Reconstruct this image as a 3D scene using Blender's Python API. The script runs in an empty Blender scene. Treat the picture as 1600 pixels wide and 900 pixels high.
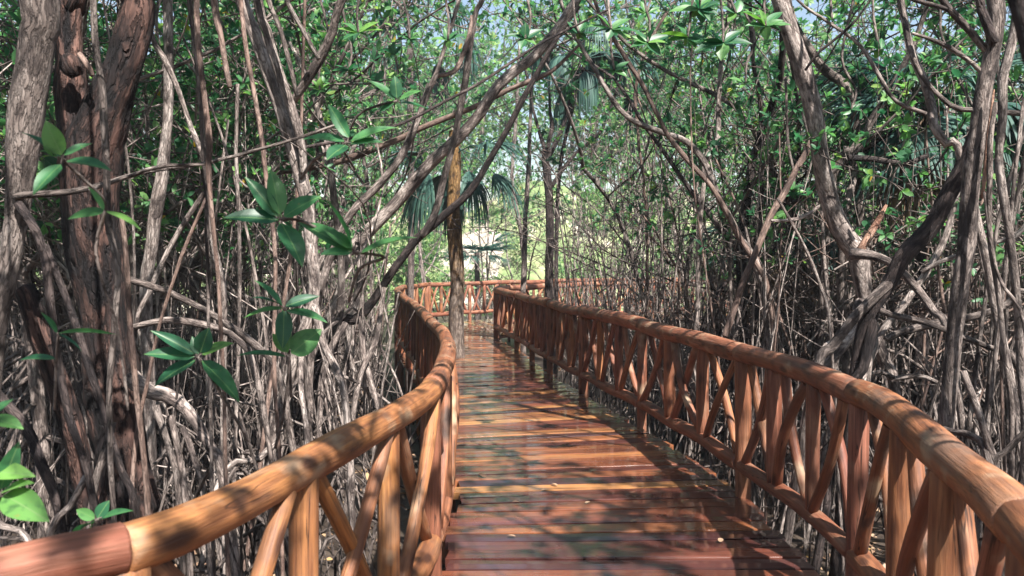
import bpy, math, random
import numpy as np
from mathutils import Vector, noise as mnoise

random.seed(11)
rng = np.random.default_rng(11)
C = bpy.context.scene.collection
SC = bpy.context.scene
R = math.radians

# ------------------------------------------------------------------ camera, sky, sun, exposure
F = 1250.0                      # focal length in photo pixels (photo 1600 wide)
EYE = 1.55                      # eye height over the deck
PITCH = math.atan(44 / F)
cam = bpy.data.cameras.new("camera")
cam.lens = 36 * F / 1600
cam.sensor_width = 36
cam.clip_start = 0.05
cam.clip_end = 2000
cam.dof.use_dof = True
cam.dof.focus_distance = 6.0
cam.dof.aperture_fstop = 5.0
camo = bpy.data.objects.new("camera", cam)
camo.location = (0, 0, EYE)
camo.rotation_euler = (math.pi / 2 - PITCH, 0, 0)
C.objects.link(camo)
SC.camera = camo

SUN_DIR = Vector((0.34, -0.66, 0.95)).normalized()   # towards the sun
world = bpy.data.worlds.new("World")
SC.world = world
world.use_nodes = True
wn = world.node_tree.nodes
sky = wn.new("ShaderNodeTexSky")
sky.sky_type = 'NISHITA'
sky.sun_disc = False
sky.sun_elevation = math.asin(SUN_DIR.z)
sky.sun_rotation = math.atan2(SUN_DIR.x, SUN_DIR.y)
sky.air_density = 1.3
sky.ozone_density = 0.5
sky.dust_density = 1.2
wn["Background"].inputs[1].default_value = 0.06
world.node_tree.links.new(sky.outputs[0], wn["Background"].inputs[0])
sun = bpy.data.lights.new("sun", 'SUN')
sun.energy = 5.0
sun.angle = R(0.55)
sun.color = (1.0, 0.95, 0.89)
suno = bpy.data.objects.new("sun", sun)
suno.rotation_euler = SUN_DIR.to_track_quat('Z', 'Y').to_euler()
suno.location = (0, 0, 30)
C.objects.link(suno)
SC.view_settings.view_transform = 'Standard'
SC.view_settings.look = 'None'
SC.view_settings.gamma = 1
SC.view_settings.exposure = 1.68
SC.render.engine = 'CYCLES'
SC.cycles.use_denoising = True
SC.cycles.max_bounces = 8
SC.cycles.diffuse_bounces = 4
SC.cycles.glossy_bounces = 3
SC.cycles.transmission_bounces = 4
SC.cycles.caustics_reflective = False
SC.cycles.caustics_refractive = False
SC.cycles.sample_clamp_indirect = 6

GROUND = -0.62


def P(x, y, d):
    """photo pixel (1600x900) at depth d (metres along +Y) -> world point"""
    a, b = (x - 800) / F, (450 - y) / F
    vy = math.cos(PITCH) + b * math.sin(PITCH)
    vz = -math.sin(PITCH) + b * math.cos(PITCH)
    k = d / vy
    return np.array((a * k, d, EYE + vz * k))


def to_px(p):
    x, y, z = p[0], p[1], p[2] - EYE
    cy = y * math.cos(PITCH) - z * math.sin(PITCH)
    cz = y * math.sin(PITCH) + z * math.cos(PITCH)
    return 800 + F * x / max(cy, .01), 450 - F * cz / max(cy, .01)


# ------------------------------------------------------------------ materials
def newmat(name):
    m = bpy.data.materials.new(name)
    m.use_nodes = True
    nt = m.node_tree
    return m, nt, nt.nodes["Principled BSDF"], nt.nodes["Material Output"]


def N(nt, t, **kw):
    n = nt.nodes.new(t)
    for k, v in kw.items():
        setattr(n, k, v)
    return n


def ramp(nt, stops):
    r = N(nt, "ShaderNodeValToRGB")
    e = r.color_ramp.elements
    e[0].position, e[0].color = stops[0][0], (*stops[0][1], 1)
    e[1].position, e[1].color = stops[-1][0], (*stops[-1][1], 1)
    for p, c in stops[1:-1]:
        x = e.new(p)
        x.color = (*c, 1)
    return r


def mix(nt, a, b, f):
    """a, b, f: sockets or constants"""
    m = N(nt, "ShaderNodeMix", data_type='RGBA')
    for i, v in ((0, f), (6, a), (7, b)):
        if hasattr(v, "links"):
            nt.links.new(v, m.inputs[i])
        else:
            m.inputs[i].default_value = (*v, 1) if i else v
    return m.outputs[2]


def maprange(nt, v, a, b, c, d):
    m = N(nt, "ShaderNodeMapRange")
    nt.links.new(v, m.inputs[0])
    for i, k in enumerate((a, b, c, d)):
        m.inputs[i + 1].default_value = k
    return m.outputs[0]


def grain_noise(nt, scale, detail=4, rough=0.6, off=True, dist=0.0):
    at = N(nt, "ShaderNodeAttribute", attribute_name="grain")
    v = N(nt, "ShaderNodeVectorMath", operation='MULTIPLY')
    nt.links.new(at.outputs["Vector"], v.inputs[0])
    v.inputs[1].default_value = scale
    out = v.outputs[0]
    if off:
        oi = N(nt, "ShaderNodeObjectInfo")
        mu = N(nt, "ShaderNodeMath", operation='MULTIPLY')
        nt.links.new(oi.outputs["Random"], mu.inputs[0])
        mu.inputs[1].default_value = 57.0
        ad = N(nt, "ShaderNodeVectorMath", operation='ADD')
        nt.links.new(out, ad.inputs[0])
        nt.links.new(mu.outputs[0], ad.inputs[1])
        out = ad.outputs[0]
    n = N(nt, "ShaderNodeTexNoise")
    n.inputs["Scale"].default_value = 1
    n.inputs["Detail"].default_value = detail
    n.inputs["Roughness"].default_value = rough
    n.inputs["Distortion"].default_value = dist
    nt.links.new(out, n.inputs["Vector"])
    return n.outputs["Fac"]


def bump(nt, bs, h, strength, dist):
    b = N(nt, "ShaderNodeBump")
    b.inputs["Strength"].default_value = strength
    b.inputs["Distance"].default_value = dist
    nt.links.new(h, b.inputs["Height"])
    nt.links.new(b.outputs[0], bs.inputs["Normal"])
    return b


def mat_wood(name="varnished_log"):
    m, nt, bs, _ = newmat(name)
    L = nt.links.new
    fine = grain_noise(nt, (70, 70, 4), 5, .65)
    broad = grain_noise(nt, (11, 11, 1.4), 4, .6, dist=.8)
    blot = grain_noise(nt, (7, 7, 5), 3, .55)
    tone = N(nt, "ShaderNodeAttribute", attribute_type='OBJECT', attribute_name="tone").outputs["Fac"]
    red = ramp(nt, [(.28, (.05, .020, .016)), (.42, (.160, .054, .034)), (.58, (.245, .096, .062)), (.72, (.32, .145, .098))])
    gold = ramp(nt, [(.28, (.10, .042, .02)), (.44, (.27, .115, .044)), (.58, (.37, .165, .055)), (.72, (.45, .235, .09))])
    L(broad, red.inputs[0]); L(broad, gold.inputs[0])
    c = mix(nt, red.outputs[0], gold.outputs[0], tone)
    f = maprange(nt, fine, .34, .58, .75, 0)
    c = mix(nt, c, (.10, .04, .022), f)
    # grey weathering and dark stains where the varnish has gone
    wth = N(nt, "ShaderNodeAttribute", attribute_type='OBJECT', attribute_name="wear").outputs["Fac"]
    st = maprange(nt, blot, .56, .68, 0, .85)
    mu = N(nt, "ShaderNodeMath", operation='MULTIPLY'); L(st, mu.inputs[0]); L(wth, mu.inputs[1])
    c = mix(nt, c, (.055, .035, .03), mu.outputs[0])
    st2 = maprange(nt, blot, .44, .30, 0, .8)
    mu2 = N(nt, "ShaderNodeMath", operation='MULTIPLY'); L(st2, mu2.inputs[0]); L(wth, mu2.inputs[1])
    c = mix(nt, c, (.36, .27, .18), mu2.outputs[0])
    L(c, bs.inputs["Base Color"])
    # long drying cracks
    ck = grain_noise(nt, (26, 26, 1.1), 3, .5)
    sb = N(nt, "ShaderNodeMath", operation='SUBTRACT'); L(ck, sb.inputs[0]); sb.inputs[1].default_value = .5
    ac = N(nt, "ShaderNodeMath", operation='ABSOLUTE'); L(sb.outputs[0], ac.inputs[0])
    gate = maprange(nt, grain_noise(nt, (5, 5, 2.0), 2, .5), .5, .6, 0, 1)
    cm = N(nt, "ShaderNodeMath", operation='MULTIPLY'); L(maprange(nt, ac.outputs[0], .004, .014, .9, 0), cm.inputs[0]); L(gate, cm.inputs[1])
    c = mix(nt, c, (.028, .014, .010), cm.outputs[0])
    # grey sun bleached film
    gf = N(nt, "ShaderNodeMath", operation='MULTIPLY'); L(maprange(nt, grain_noise(nt, (6, 6, 2.2), 4, .6), .52, .68, 0, .55), gf.inputs[0]); L(wth, gf.inputs[1])
    c = mix(nt, c, (.17, .115, .085), gf.outputs[0])
    # knots
    vo = N(nt, "ShaderNodeTexVoronoi"); vo.inputs["Scale"].default_value = 1
    at = N(nt, "ShaderNodeAttribute", attribute_name="grain")
    vm = N(nt, "ShaderNodeVectorMath", operation='MULTIPLY'); vm.inputs[1].default_value = (11, 11, 4.0)
    L(at.outputs["Vector"], vm.inputs[0]); L(vm.outputs[0], vo.inputs["Vector"])
    c = mix(nt, c, (.05, .022, .015), maprange(nt, vo.outputs["Distance"], .13, .27, .85, 0))
    L(c, bs.inputs["Base Color"])
    L(maprange(nt, broad, .35, .65, .46, .70), bs.inputs["Roughness"])
    bs.inputs["Specular IOR Level"].default_value = .28
    hh = N(nt, "ShaderNodeMath", operation='ADD'); L(fine, hh.inputs[0]); L(broad, hh.inputs[1])
    bump(nt, bs, hh.outputs[0], .55, .010)
    return m


def mat_deck():
    m, nt, bs, _ = newmat("wet_plank")
    L = nt.links.new
    fine = grain_noise(nt, (55, 3, 55), 5, .65, off=False)
    broad = grain_noise(nt, (9, 1.2, 9), 4, .6, off=False, dist=.6)
    tone = N(nt, "ShaderNodeAttribute", attribute_name="tone").outputs["Fac"]
    r = ramp(nt, [(0, (.050, .020, .020)), (.3, (.105, .034, .025)), (.52, (.20, .064, .033)), (.75, (.30, .115, .045)), (1, (.43, .20, .075))])
    L(tone, r.inputs[0])
    c = mix(nt, r.outputs[0], (.026, .011, .012), maprange(nt, broad, .47, .63, 0, .7))
    c = mix(nt, c, (.02, .011, .012), maprange(nt, fine, .5, .75, 0, .7))
    L(c, bs.inputs["Base Color"])
    geo = N(nt, "ShaderNodeNewGeometry")
    wet = N(nt, "ShaderNodeTexNoise"); wet.inputs["Scale"].default_value = 1.3; wet.inputs["Detail"].default_value = 4
    wv = N(nt, "ShaderNodeVectorMath", operation='MULTIPLY'); wv.inputs[1].default_value = (.8, 2.2, 1)
    L(geo.outputs["Position"], wv.inputs[0]); L(wv.outputs[0], wet.inputs["Vector"])
    c = mix(nt, c, (.034, .012, .011), maprange(nt, wet.outputs["Fac"], .56, .40, 0, .35))
    L(c, bs.inputs["Base Color"])
    w = maprange(nt, wet.outputs["Fac"], .46, .72, 1.0, .6)
    L(w, bs.inputs["Coat Weight"])
    bs.inputs["Coat Roughness"].default_value = .075
    bs.inputs["Coat IOR"].default_value = 1.5
    L(maprange(nt, wet.outputs["Fac"], .38, .62, .20, .36), bs.inputs["Roughness"])
    bs.inputs["Specular IOR Level"].default_value = .6
    bump(nt, bs, fine, .4, .006)
    # water film: gentler relief than the wood below it
    b2 = N(nt, "ShaderNodeBump"); b2.inputs["Strength"].default_value = .15; b2.inputs["Distance"].default_value = .004
    L(broad, b2.inputs["Height"]); L(b2.outputs[0], bs.inputs["Coat Normal"])
    return m


def mat_bark(name, dark, mid, pale, lich=.35, sc=1.0, bumpd=.012, rough=.85, ring=.3):
    m, nt, bs, _ = newmat(name)
    L = nt.links.new
    a = grain_noise(nt, (38 * sc, 38 * sc, 9 * sc), 5, .65)
    b = grain_noise(nt, (12 * sc, 12 * sc, 5 * sc), 4, .6, dist=.6)
    rings = grain_noise(nt, (9 * sc, 9 * sc, 30 * sc), 3, .5)
    r = ramp(nt, [(.28, dark), (.48, mid), (.72, pale)])
    L(a, r.inputs[0])
    c = mix(nt, r.outputs[0], pale, maprange(nt, b, .52, .64, 0, lich))
    c = mix(nt, c, dark, maprange(nt, b, .49, .38, 0, .9))
    c = mix(nt, c, dark, maprange(nt, rings, .60, .74, 0, ring))
    if name.startswith("lichen"):      # grey below, gold lichen in ragged patches above
        at = N(nt, "ShaderNodeAttribute", attribute_name="grain")
        sx = N(nt, "ShaderNodeSeparateXYZ"); L(at.outputs["Vector"], sx.inputs[0])
        b3 = grain_noise(nt, (16, 16, 7), 5, .7)
        ad = N(nt, "ShaderNodeMath", operation='MULTIPLY_ADD'); L(b3, ad.inputs[0]); ad.inputs[1].default_value = 3.2; L(sx.outputs[2], ad.inputs[2])
        gr = ramp(nt, [(.3, (.03, .022, .018)), (.5, (.13, .10, .085)), (.68, (.30, .25, .21))]); L(a, gr.inputs[0])
        c = mix(nt, gr.outputs[0], c, maprange(nt, ad.outputs[0], 2.9, 4.3, 0, 1))
    vc = N(nt, "ShaderNodeTexVoronoi", feature='DISTANCE_TO_EDGE'); vc.inputs["Scale"].default_value = 1
    va = N(nt, "ShaderNodeAttribute", attribute_name="grain")
    vm = N(nt, "ShaderNodeVectorMath", operation='MULTIPLY_ADD'); vm.inputs[1].default_value = (46 * sc, 46 * sc, 9 * sc)
    L(va.outputs["Vector"], vm.inputs[0])
    wn_ = N(nt, "ShaderNodeVectorMath", operation='SCALE'); wn_.inputs["Scale"].default_value = 3.5
    cx = N(nt, "ShaderNodeCombineXYZ"); L(a, cx.inputs[0]); L(b, cx.inputs[1]); L(a, cx.inputs[2]); L(cx.outputs[0], wn_.inputs[0]); L(wn_.outputs[0], vm.inputs[2])
    L(vm.outputs[0], vc.inputs["Vector"])
    crack = maprange(nt, vc.outputs["Distance"], .0, .13, .6, 0)
    c = mix(nt, c, dark, crack)
    oi = N(nt, "ShaderNodeObjectInfo")
    hs = N(nt, "ShaderNodeHueSaturation")
    L(maprange(nt, oi.outputs["Random"], 0, 1, .65, 1.25), hs.inputs["Value"])
    L(c, hs.inputs["Color"])
    L(hs.outputs[0], bs.inputs["Base Color"])
    bs.inputs["Roughness"].default_value = rough
    bs.inputs["Specular IOR Level"].default_value = .25
    h = N(nt, "ShaderNodeMath", operation='ADD'); L(a, h.inputs[0]); L(b, h.inputs[1])
    h2 = N(nt, "ShaderNodeMath", operation='SUBTRACT'); L(h.outputs[0], h2.inputs[0]); L(crack, h2.inputs[1]); h = h2
    bump(nt, bs, h.outputs[0], .8, bumpd)
    return m


def mat_leaf(name, stops, rough=.42, trans=.35, rib=False):
    m, nt, bs, out = newmat(name)
    L = nt.links.new
    tint = N(nt, "ShaderNodeAttribute", attribute_name="tone").outputs["Fac"]
    r = ramp(nt, stops)
    L(tint, r.inputs[0])
    col = r.outputs[0]
    if rib:
        at = N(nt, "ShaderNodeAttribute", attribute_name="grain")
        sx = N(nt, "ShaderNodeSeparateXYZ"); L(at.outputs["Vector"], sx.inputs[0])
        ab = N(nt, "ShaderNodeMath", operation='ABSOLUTE'); L(sx.outputs[1], ab.inputs[0])
        geo = N(nt, "ShaderNodeNewGeometry")
        nz = N(nt, "ShaderNodeTexNoise"); nz.inputs["Scale"].default_value = 45; nz.inputs["Detail"].default_value = 4
        L(geo.outputs["Position"], nz.inputs["Vector"])
        col = mix(nt, col, (.012, .045, .022), maprange(nt, nz.outputs["Fac"], .5, .68, 0, .6))
        col = mix(nt, col, (.20, .17, .05), maprange(nt, nz.outputs["Fac"], .32, .24, 0, .8))
        col = mix(nt, col, (.15, .26, .09), maprange(nt, ab.outputs[0], .012, .028, .85, 0))
    L(col, bs.inputs["Base Color"])
    bs.inputs["Roughness"].default_value = rough
    bs.inputs["Specular IOR Level"].default_value = .4
    tr = N(nt, "ShaderNodeBsdfTranslucent")
    br = N(nt, "ShaderNodeHueSaturation"); br.inputs["Value"].default_value = 1.7; br.inputs["Saturation"].default_value = 1.15
    L(r.outputs[0], br.inputs["Color"]); L(br.outputs[0], tr.inputs["Color"])
    mx = N(nt, "ShaderNodeMixShader"); mx.inputs[0].default_value = trans
    L(bs.outputs[0], mx.inputs[1]); L(tr.outputs[0], mx.inputs[2]); L(mx.outputs[0], out.inputs["Surface"])
    return m


def mat_ground(name, stops, scale, rough, bumps=.6):
    m, nt, bs, _ = newmat(name)
    L = nt.links.new
    geo = N(nt, "ShaderNodeNewGeometry")
    n = N(nt, "ShaderNodeTexNoise"); n.inputs["Scale"].default_value = scale; n.inputs["Detail"].default_value = 8
    n.inputs["Roughness"].default_value = .65
    L(geo.outputs["Position"], n.inputs["Vector"])
    r = ramp(nt, stops); L(n.outputs["Fac"], r.inputs[0]); L(r.outputs[0], bs.inputs["Base Color"])
    bs.inputs["Roughness"].default_value = rough
    bump(nt, bs, n.outputs["Fac"], bumps, .05)
    return m


WOOD = mat_wood()
DECK = mat_deck()
BARK = mat_bark("grey_bark", (.035, .027, .025), (.15, .118, .105), (.33, .278, .25), lich=.55)
BARK_PALE = mat_bark("pale_bark", (.05, .038, .035), (.225, .182, .162), (.44, .38, .345), lich=.75)
BARK_DARK = mat_bark("dark_bark", (.014, .011, .012), (.042, .031, .029), (.13, .10, .092))
BARK_RED = mat_bark("flaking_red_bark", (.007, .006, .007), (.030, .018, .016), (.21, .115, .09), lich=.38, sc=.5, bumpd=.03, ring=0)
BARK_PINK = mat_bark("pinkish_root_bark", (.055, .036, .031), (.165, .108, .086), (.27, .20, .17), lich=.35, bumpd=.005, rough=.7)
BARK_GOLD = mat_bark("lichen_gold_bark", (.045, .03, .02), (.17, .09, .032), (.32, .20, .085), sc=.9, lich=.45)
TORN = mat_bark("torn_orange_wood", (.17, .08, .055), (.34, .19, .13), (.47, .33, .26), lich=.3)
LEAF = mat_leaf("mangrove_leaf", [(0, (.022, .075, .040)), (.4, (.048, .145, .062)), (.75, (.12, .26, .085)), (.97, (.26, .37, .11)), (1, (.40, .27, .05))], trans=.45)
LEAF_FAR = mat_leaf("sunny_leaf", [(0, (.05, .13, .06)), (.5, (.13, .26, .10)), (1, (.32, .42, .17))], trans=.45)
LEAF_NEAR = mat_leaf("glossy_leaf", [(0, (.018, .082, .040)), (.5, (.040, .145, .052)), (1, (.14, .29, .065))], rough=.42, trans=.3, rib=True)
PALM = mat_leaf("palm_frond_green", [(0, (.016, .05, .042)), (.6, (.034, .088, .070)), (1, (.085, .165, .125))], rough=.6, trans=.25)
PALM_DRY = mat_leaf("dry_palm_frond", [(0, (.10, .065, .04)), (.6, (.22, .15, .10)), (1, (.36, .27, .19))], rough=.7, trans=.2)
LITTER = mat_leaf("dry_leaf", [(0, (.07, .04, .025)), (.5, (.20, .125, .08)), (.85, (.33, .23, .15)), (1, (.40, .24, .07))], rough=.6, trans=.1)
MUD = mat_ground("mud", [(.3, (.018, .014, .012)), (.5, (.045, .034, .027)), (.7, (.10, .078, .06))], 3.0, .45)
SAND = mat_ground("pale_sand", [(.3, (.22, .185, .145)), (.5, (.36, .315, .26)), (.7, (.46, .42, .36))], 1.6, .9)
GRASSY = mat_ground("grassy_bank", [(.3, (.06, .09, .035)), (.45, (.13, .18, .07)), (.53, (.22, .25, .12)), (.60, (.42, .38, .30)), (.75, (.60, .55, .48))], .45, .9)


# ------------------------------------------------------------------ mesh helpers
class MB:
    def __init__(s):
        s.v, s.q, s.t, s.g, s.n, s.c = [], [], [], [], 0, []

    def add(s, v, q=None, t=None, g=None, c=0.5):
        v = np.asarray(v, float).reshape(-1, 3)
        if q is not None and len(q): s.q.append(np.asarray(q, int).reshape(-1, 4) + s.n)
        if t is not None and len(t): s.t.append(np.asarray(t, int).reshape(-1, 3) + s.n)
        s.v.append(v)
        s.g.append(np.asarray(g, float).reshape(-1, 3) if g is not None else v)
        s.c.append(np.broadcast_to(np.asarray(c, float), (len(v),)).copy())
        s.n += len(v)

    def tube(s, path, rad, sides=8, caps=True, rough=0.0, tone=0.5, s0=None, flat=None, furrow=None):
        p = np.asarray(path, float)
        r = np.broadcast_to(np.asarray(rad, float), (len(p),)).copy()
        if caps:   # chamfer rings at both ends so that the cut reads as cut wood
            d0 = p[0] - p[1]; d0 /= np.linalg.norm(d0) + 1e-9
            d1 = p[-1] - p[-2]; d1 /= np.linalg.norm(d1) + 1e-9
            p = np.vstack([p[0] + d0 * min(.012, r[0] * .15), p, p[-1] + d1 * min(.012, r[-1] * .15)])
            r = np.concatenate([[r[0] * .86], r, [r[-1] * .86]])
        n = len(p)
        tg = np.gradient(p, axis=0)
        tg /= np.linalg.norm(tg, axis=1)[:, None] + 1e-9
        a = np.array((0, 0, 1.0)) if abs(tg[0][2]) < .9 else np.array((1.0, 0, 0))
        u = np.cross(tg[0], a); u /= np.linalg.norm(u)
        U = np.zeros((n, 3))
        for i in range(n):
            u = u - tg[i] * u.dot(tg[i]); u /= np.linalg.norm(u) + 1e-9
            U[i] = u
        V = np.cross(tg, U)
        th = np.arange(sides) * 2 * math.pi / sides
        ct, stn = np.cos(th), np.sin(th)
        seg = np.concatenate([[0], np.cumsum(np.linalg.norm(np.diff(p, axis=0), axis=1))])
        rr = np.repeat(r[:, None], sides, 1)
        if rough:
            ph = rng.uniform(0, 6.28, 6)
            L = max(r.max(), .01)
            w = (np.sin(2 * th[None] + ph[0] + seg[:, None] / (L * 5)) * .5 + np.sin(3 * th[None] + ph[1] - seg[:, None] / (L * 3.1)) * .4
                 + np.sin(seg[:, None] / (L * 2.7) + ph[2] + th[None]) * .2 + np.sin(5 * th[None] + ph[3] + seg[:, None] / (L * 2.3)) * .25)
            rr = rr * (1 + rough * w)
        if furrow is not None:
            amp, fa, fs = furrow
            o = rng.uniform(0, 50, 3)
            for i_ in range(n):
                for j_ in range(sides):
                    x_, y_, z_ = ct[j_] * fa + o[0], stn[j_] * fa + o[1], seg[i_] * fs + o[2]
                    v1 = abs(mnoise.noise((x_, y_, z_)))
                    v2 = abs(mnoise.noise((x_ * 2.3, y_ * 2.3, z_ * 1.8)))
                    v3 = mnoise.noise((x_ * .35, y_ * .35, z_ * .5))
                    rr[i_, j_] *= 1 + amp * (.25 - 1.0 * (1 - min(1, v1 * 4)) * .5 + v2 * .8) + amp * 1.3 * v3
        if flat is not None:
            k = np.abs(np.cos(th - flat))[None]
            rr = rr * (1 - .16 * k)
        v = p[:, None] + rr[:, :, None] * (ct[None, :, None] * U[:, None] + stn[None, :, None] * V[:, None])
        gs = seg + (s0 if s0 is not None else rng.uniform(0, 30))
        g = np.stack([rr * ct[None], rr * stn[None], np.repeat(gs[:, None], sides, 1)], 2)
        i = np.arange(n - 1)[:, None] * sides
        j = np.arange(sides)[None]
        jn = (j + 1) % sides
        q = np.stack([i + j, i + jn, i + sides + jn, i + sides + j], 2).reshape(-1, 4)
        vv, gg = v.reshape(-1, 3), g.reshape(-1, 3)
        t = []
        if caps:
            k = len(vv)
            vv = np.vstack([vv, p[0], p[-1]])
            gg = np.vstack([gg, [0, 0, gs[0]], [0, 0, gs[-1]]])
            b = (n - 1) * sides
            for jj in range(sides):
                t += [(k, (jj + 1) % sides, jj), (k + 1, b + jj, b + (jj + 1) % sides)]
        s.add(vv, q, t, gg, tone)

    def mesh(s, name, mat):
        v = np.vstack(s.v)
        me = bpy.data.meshes.new(name)
        q = np.vstack(s.q) if s.q else np.zeros((0, 4), int)
        t = np.vstack(s.t) if s.t else np.zeros((0, 3), int)
        me.vertices.add(len(v))
        me.vertices.foreach_set("co", v.astype(np.float32).ravel())
        me.loops.add(q.size + t.size)
        me.loops.foreach_set("vertex_index", np.concatenate([q.ravel(), t.ravel()]).astype(np.int32))
        me.polygons.add(len(q) + len(t))
        me.polygons.foreach_set("loop_start", np.concatenate([np.arange(len(q)) * 4, q.size + np.arange(len(t)) * 3]).astype(np.int32))
        me.polygons.foreach_set("use_smooth", np.concatenate([np.ones(len(q), bool), np.zeros(len(t), bool)]))
        me.update(calc_edges=True)
        a = me.attributes.new("grain", 'FLOAT_VECTOR', 'POINT')
        a.data.foreach_set("vector", np.vstack(s.g).astype(np.float32).ravel())
        a = me.attributes.new("tone", 'FLOAT', 'POINT')
        a.data.foreach_set("value", np.concatenate(s.c).astype(np.float32))
        me.materials.append(mat)
        return me

    def build(s, name, mat, parent=None):
        return link(name, s.mesh(name, mat), parent)


def link(name, me, parent=None):
    o = bpy.data.objects.new(name, me)
    C.objects.link(o)
    if parent is not None:
        o.parent = parent
    return o


def tag(o, label=None, cat=None, group=None, kind=None):
    if label: o["label"] = label
    if cat: o["category"] = cat
    if group: o["group"] = group
    if kind: o["kind"] = kind
    return o


def empty(name, loc, label, cat, group=None, rz=0):
    o = bpy.data.objects.new(name, None)
    o.empty_display_size = .2
    o.location = loc
    o.rotation_euler = (0, 0, rz)
    C.objects.link(o)
    return tag(o, label, cat, group)


def copy_tree(o, parent=None):
    c = o.copy()
    C.objects.link(c)
    if parent is not None: c.parent = parent
    for ch in list(o.children): copy_tree(ch, c)
    return c


def spline(pts, k=5):
    """Catmull-Rom through rows of pts (any number of columns)"""
    p = np.asarray(pts, float)
    if len(p) < 3:
        t = np.linspace(0, 1, k + 1)[:, None]
        return p[0] * (1 - t) + p[-1] * t
    q = np.vstack([2 * p[0] - p[1], p, 2 * p[-1] - p[-2]])
    out = []
    for i in range(1, len(q) - 2):
        for t in np.linspace(0, 1, k, endpoint=False):
            a, b, c, d = q[i - 1:i + 3]
            out.append(.5 * (2 * b + (c - a) * t + (2 * a - 5 * b + 4 * c - d) * t * t + (3 * b - a - 3 * c + d) * t ** 3))
    out.append(p[-1])
    return np.array(out)


def unit(v):
    v = np.asarray(v, float)
    return v / (np.linalg.norm(v, axis=-1, keepdims=True) + 1e-9)


# leaf templates: columns along, across (half widths), up
T8 = (np.array([(0, 0, 0), (.22, 0, 0), (.52, 0, .01), (.82, 0, -.03), (1, 0, -.09), (.22, .34, .04), (.52, .5, .06), (.82, .36, .01), (.22, -.34, .04), (.52, -.5, .06), (.82, -.36, .01)]),
      np.array([(1, 2, 6, 5), (2, 3, 7, 6), (2, 1, 8, 9), (3, 2, 9, 10)]), np.array([(0, 1, 5), (3, 4, 7), (1, 0, 8), (4, 3, 10)]))
T4 = (np.array([(0, 0, 0), (.5, .5, .05), (1, 0, -.08), (.5, -.5, .05)]), np.array([(0, 1, 2, 3)]), np.zeros((0, 3), int))


def t_hi():
    st = np.linspace(0, 1, 10)
    v, q = [], []
    for i, x in enumerate(st):
        w = .5 * math.sin(math.pi * min(1, .04 + x * .98) ** .85) ** .8 if 0 < i < 9 else .012
        for k, s_ in enumerate((-1, -.5, 0, .5, 1)):
            v.append((x, s_ * w, abs(s_) ** 1.4 * .06 * math.sin(math.pi * x) - .16 * (x - .4) ** 2 * (1 if x > .4 else .5)))
        if i:
            b = (i - 1) * 5
            q += [(b + k, b + 5 + k, b + 6 + k, b + 1 + k) for k in range(4)]
    return np.array(v), np.array(q), np.zeros((0, 3), int)


THI = t_hi()


def leaves(mb, pos, d, nrm, Ln, Wd, tone, T=T8):
    pos, d, nrm = np.atleast_2d(pos), unit(np.atleast_2d(d)), np.atleast_2d(nrm)
    side = unit(np.cross(nrm, d))
    nn = np.cross(d, side)
    tv, tq, tt = T
    Ln, Wd = np.broadcast_to(Ln, (len(pos),)), np.broadcast_to(Wd, (len(pos),))
    v = (pos[:, None] + d[:, None] * (tv[None, :, 0:1] * Ln[:, None, None]) + side[:, None] * (tv[None, :, 1:2] * Wd[:, None, None])
         + nn[:, None] * (tv[None, :, 2:3] * Ln[:, None, None]))
    k = len(tv)
    off = (np.arange(len(pos)) * k)[:, None, None]
    q = (tq[None] + off).reshape(-1, 4)
    t = (tt[None] + off).reshape(-1, 3) if len(tt) else None
    g = np.tile(tv, (len(pos), 1))
    mb.add(v.reshape(-1, 3), q, t, g, np.repeat(np.broadcast_to(tone, (len(pos),)), k))


def rosettes(mb, P0, D0, n=(5, 9), Ln=(.075, .13), T=T8, tone=(.0, .85), spread=(.6, 1.5)):
    """whorls of leaves at points P0 along shoot directions D0"""
    pos, dd, nn, ll, ww, tt = [], [], [], [], [], []
    for p, d in zip(P0, D0):
        d = unit(d)
        a = unit(np.cross(d, rng.normal(size=3)))
        b = np.cross(d, a)
        k = int(rng.integers(n[0], n[1]))
        base = rng.uniform(*tone)
        ph = rng.uniform(0, 6.28)
        for i in range(k):
            th = ph + i * 2.4
            o = a * math.cos(th) + b * math.sin(th)
            f = rng.uniform(*spread)
            v = unit(d + o * f + np.array((0, 0, -.12)))
            pos.append(p - d * rng.uniform(0, .03)); dd.append(v)
            nn.append(unit(d - v * v.dot(d) + np.array((0, 0, .6)) + rng.normal(size=3) * .15))
            l = rng.uniform(*Ln)
            ll.append(l); ww.append(l * rng.uniform(.36, .5))
            tt.append(np.clip(base + rng.normal() * .10 + (0.6 if rng.random() < .006 else 0), 0, 1))
    if pos:
        leaves(mb, np.array(pos), np.array(dd), np.array(nn), np.array(ll), np.array(ww), np.array(tt), T)


def walk_path(p, d, length, step, wob, up=0.0, droop=0.0):
    """a wobbling branch path"""
    p, d = np.array(p, float), unit(d)
    out = [p.copy()]
    n = max(2, int(length / step))
    cur = rng.normal(size=3) * wob
    for i in range(n):
        cur = cur * .6 + rng.normal(size=3) * wob * .7
        d = unit(d + cur + np.array((0, 0, up)))
        p = p + d * (length / n)
        out.append(p.copy())
    return np.array(out)


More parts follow.
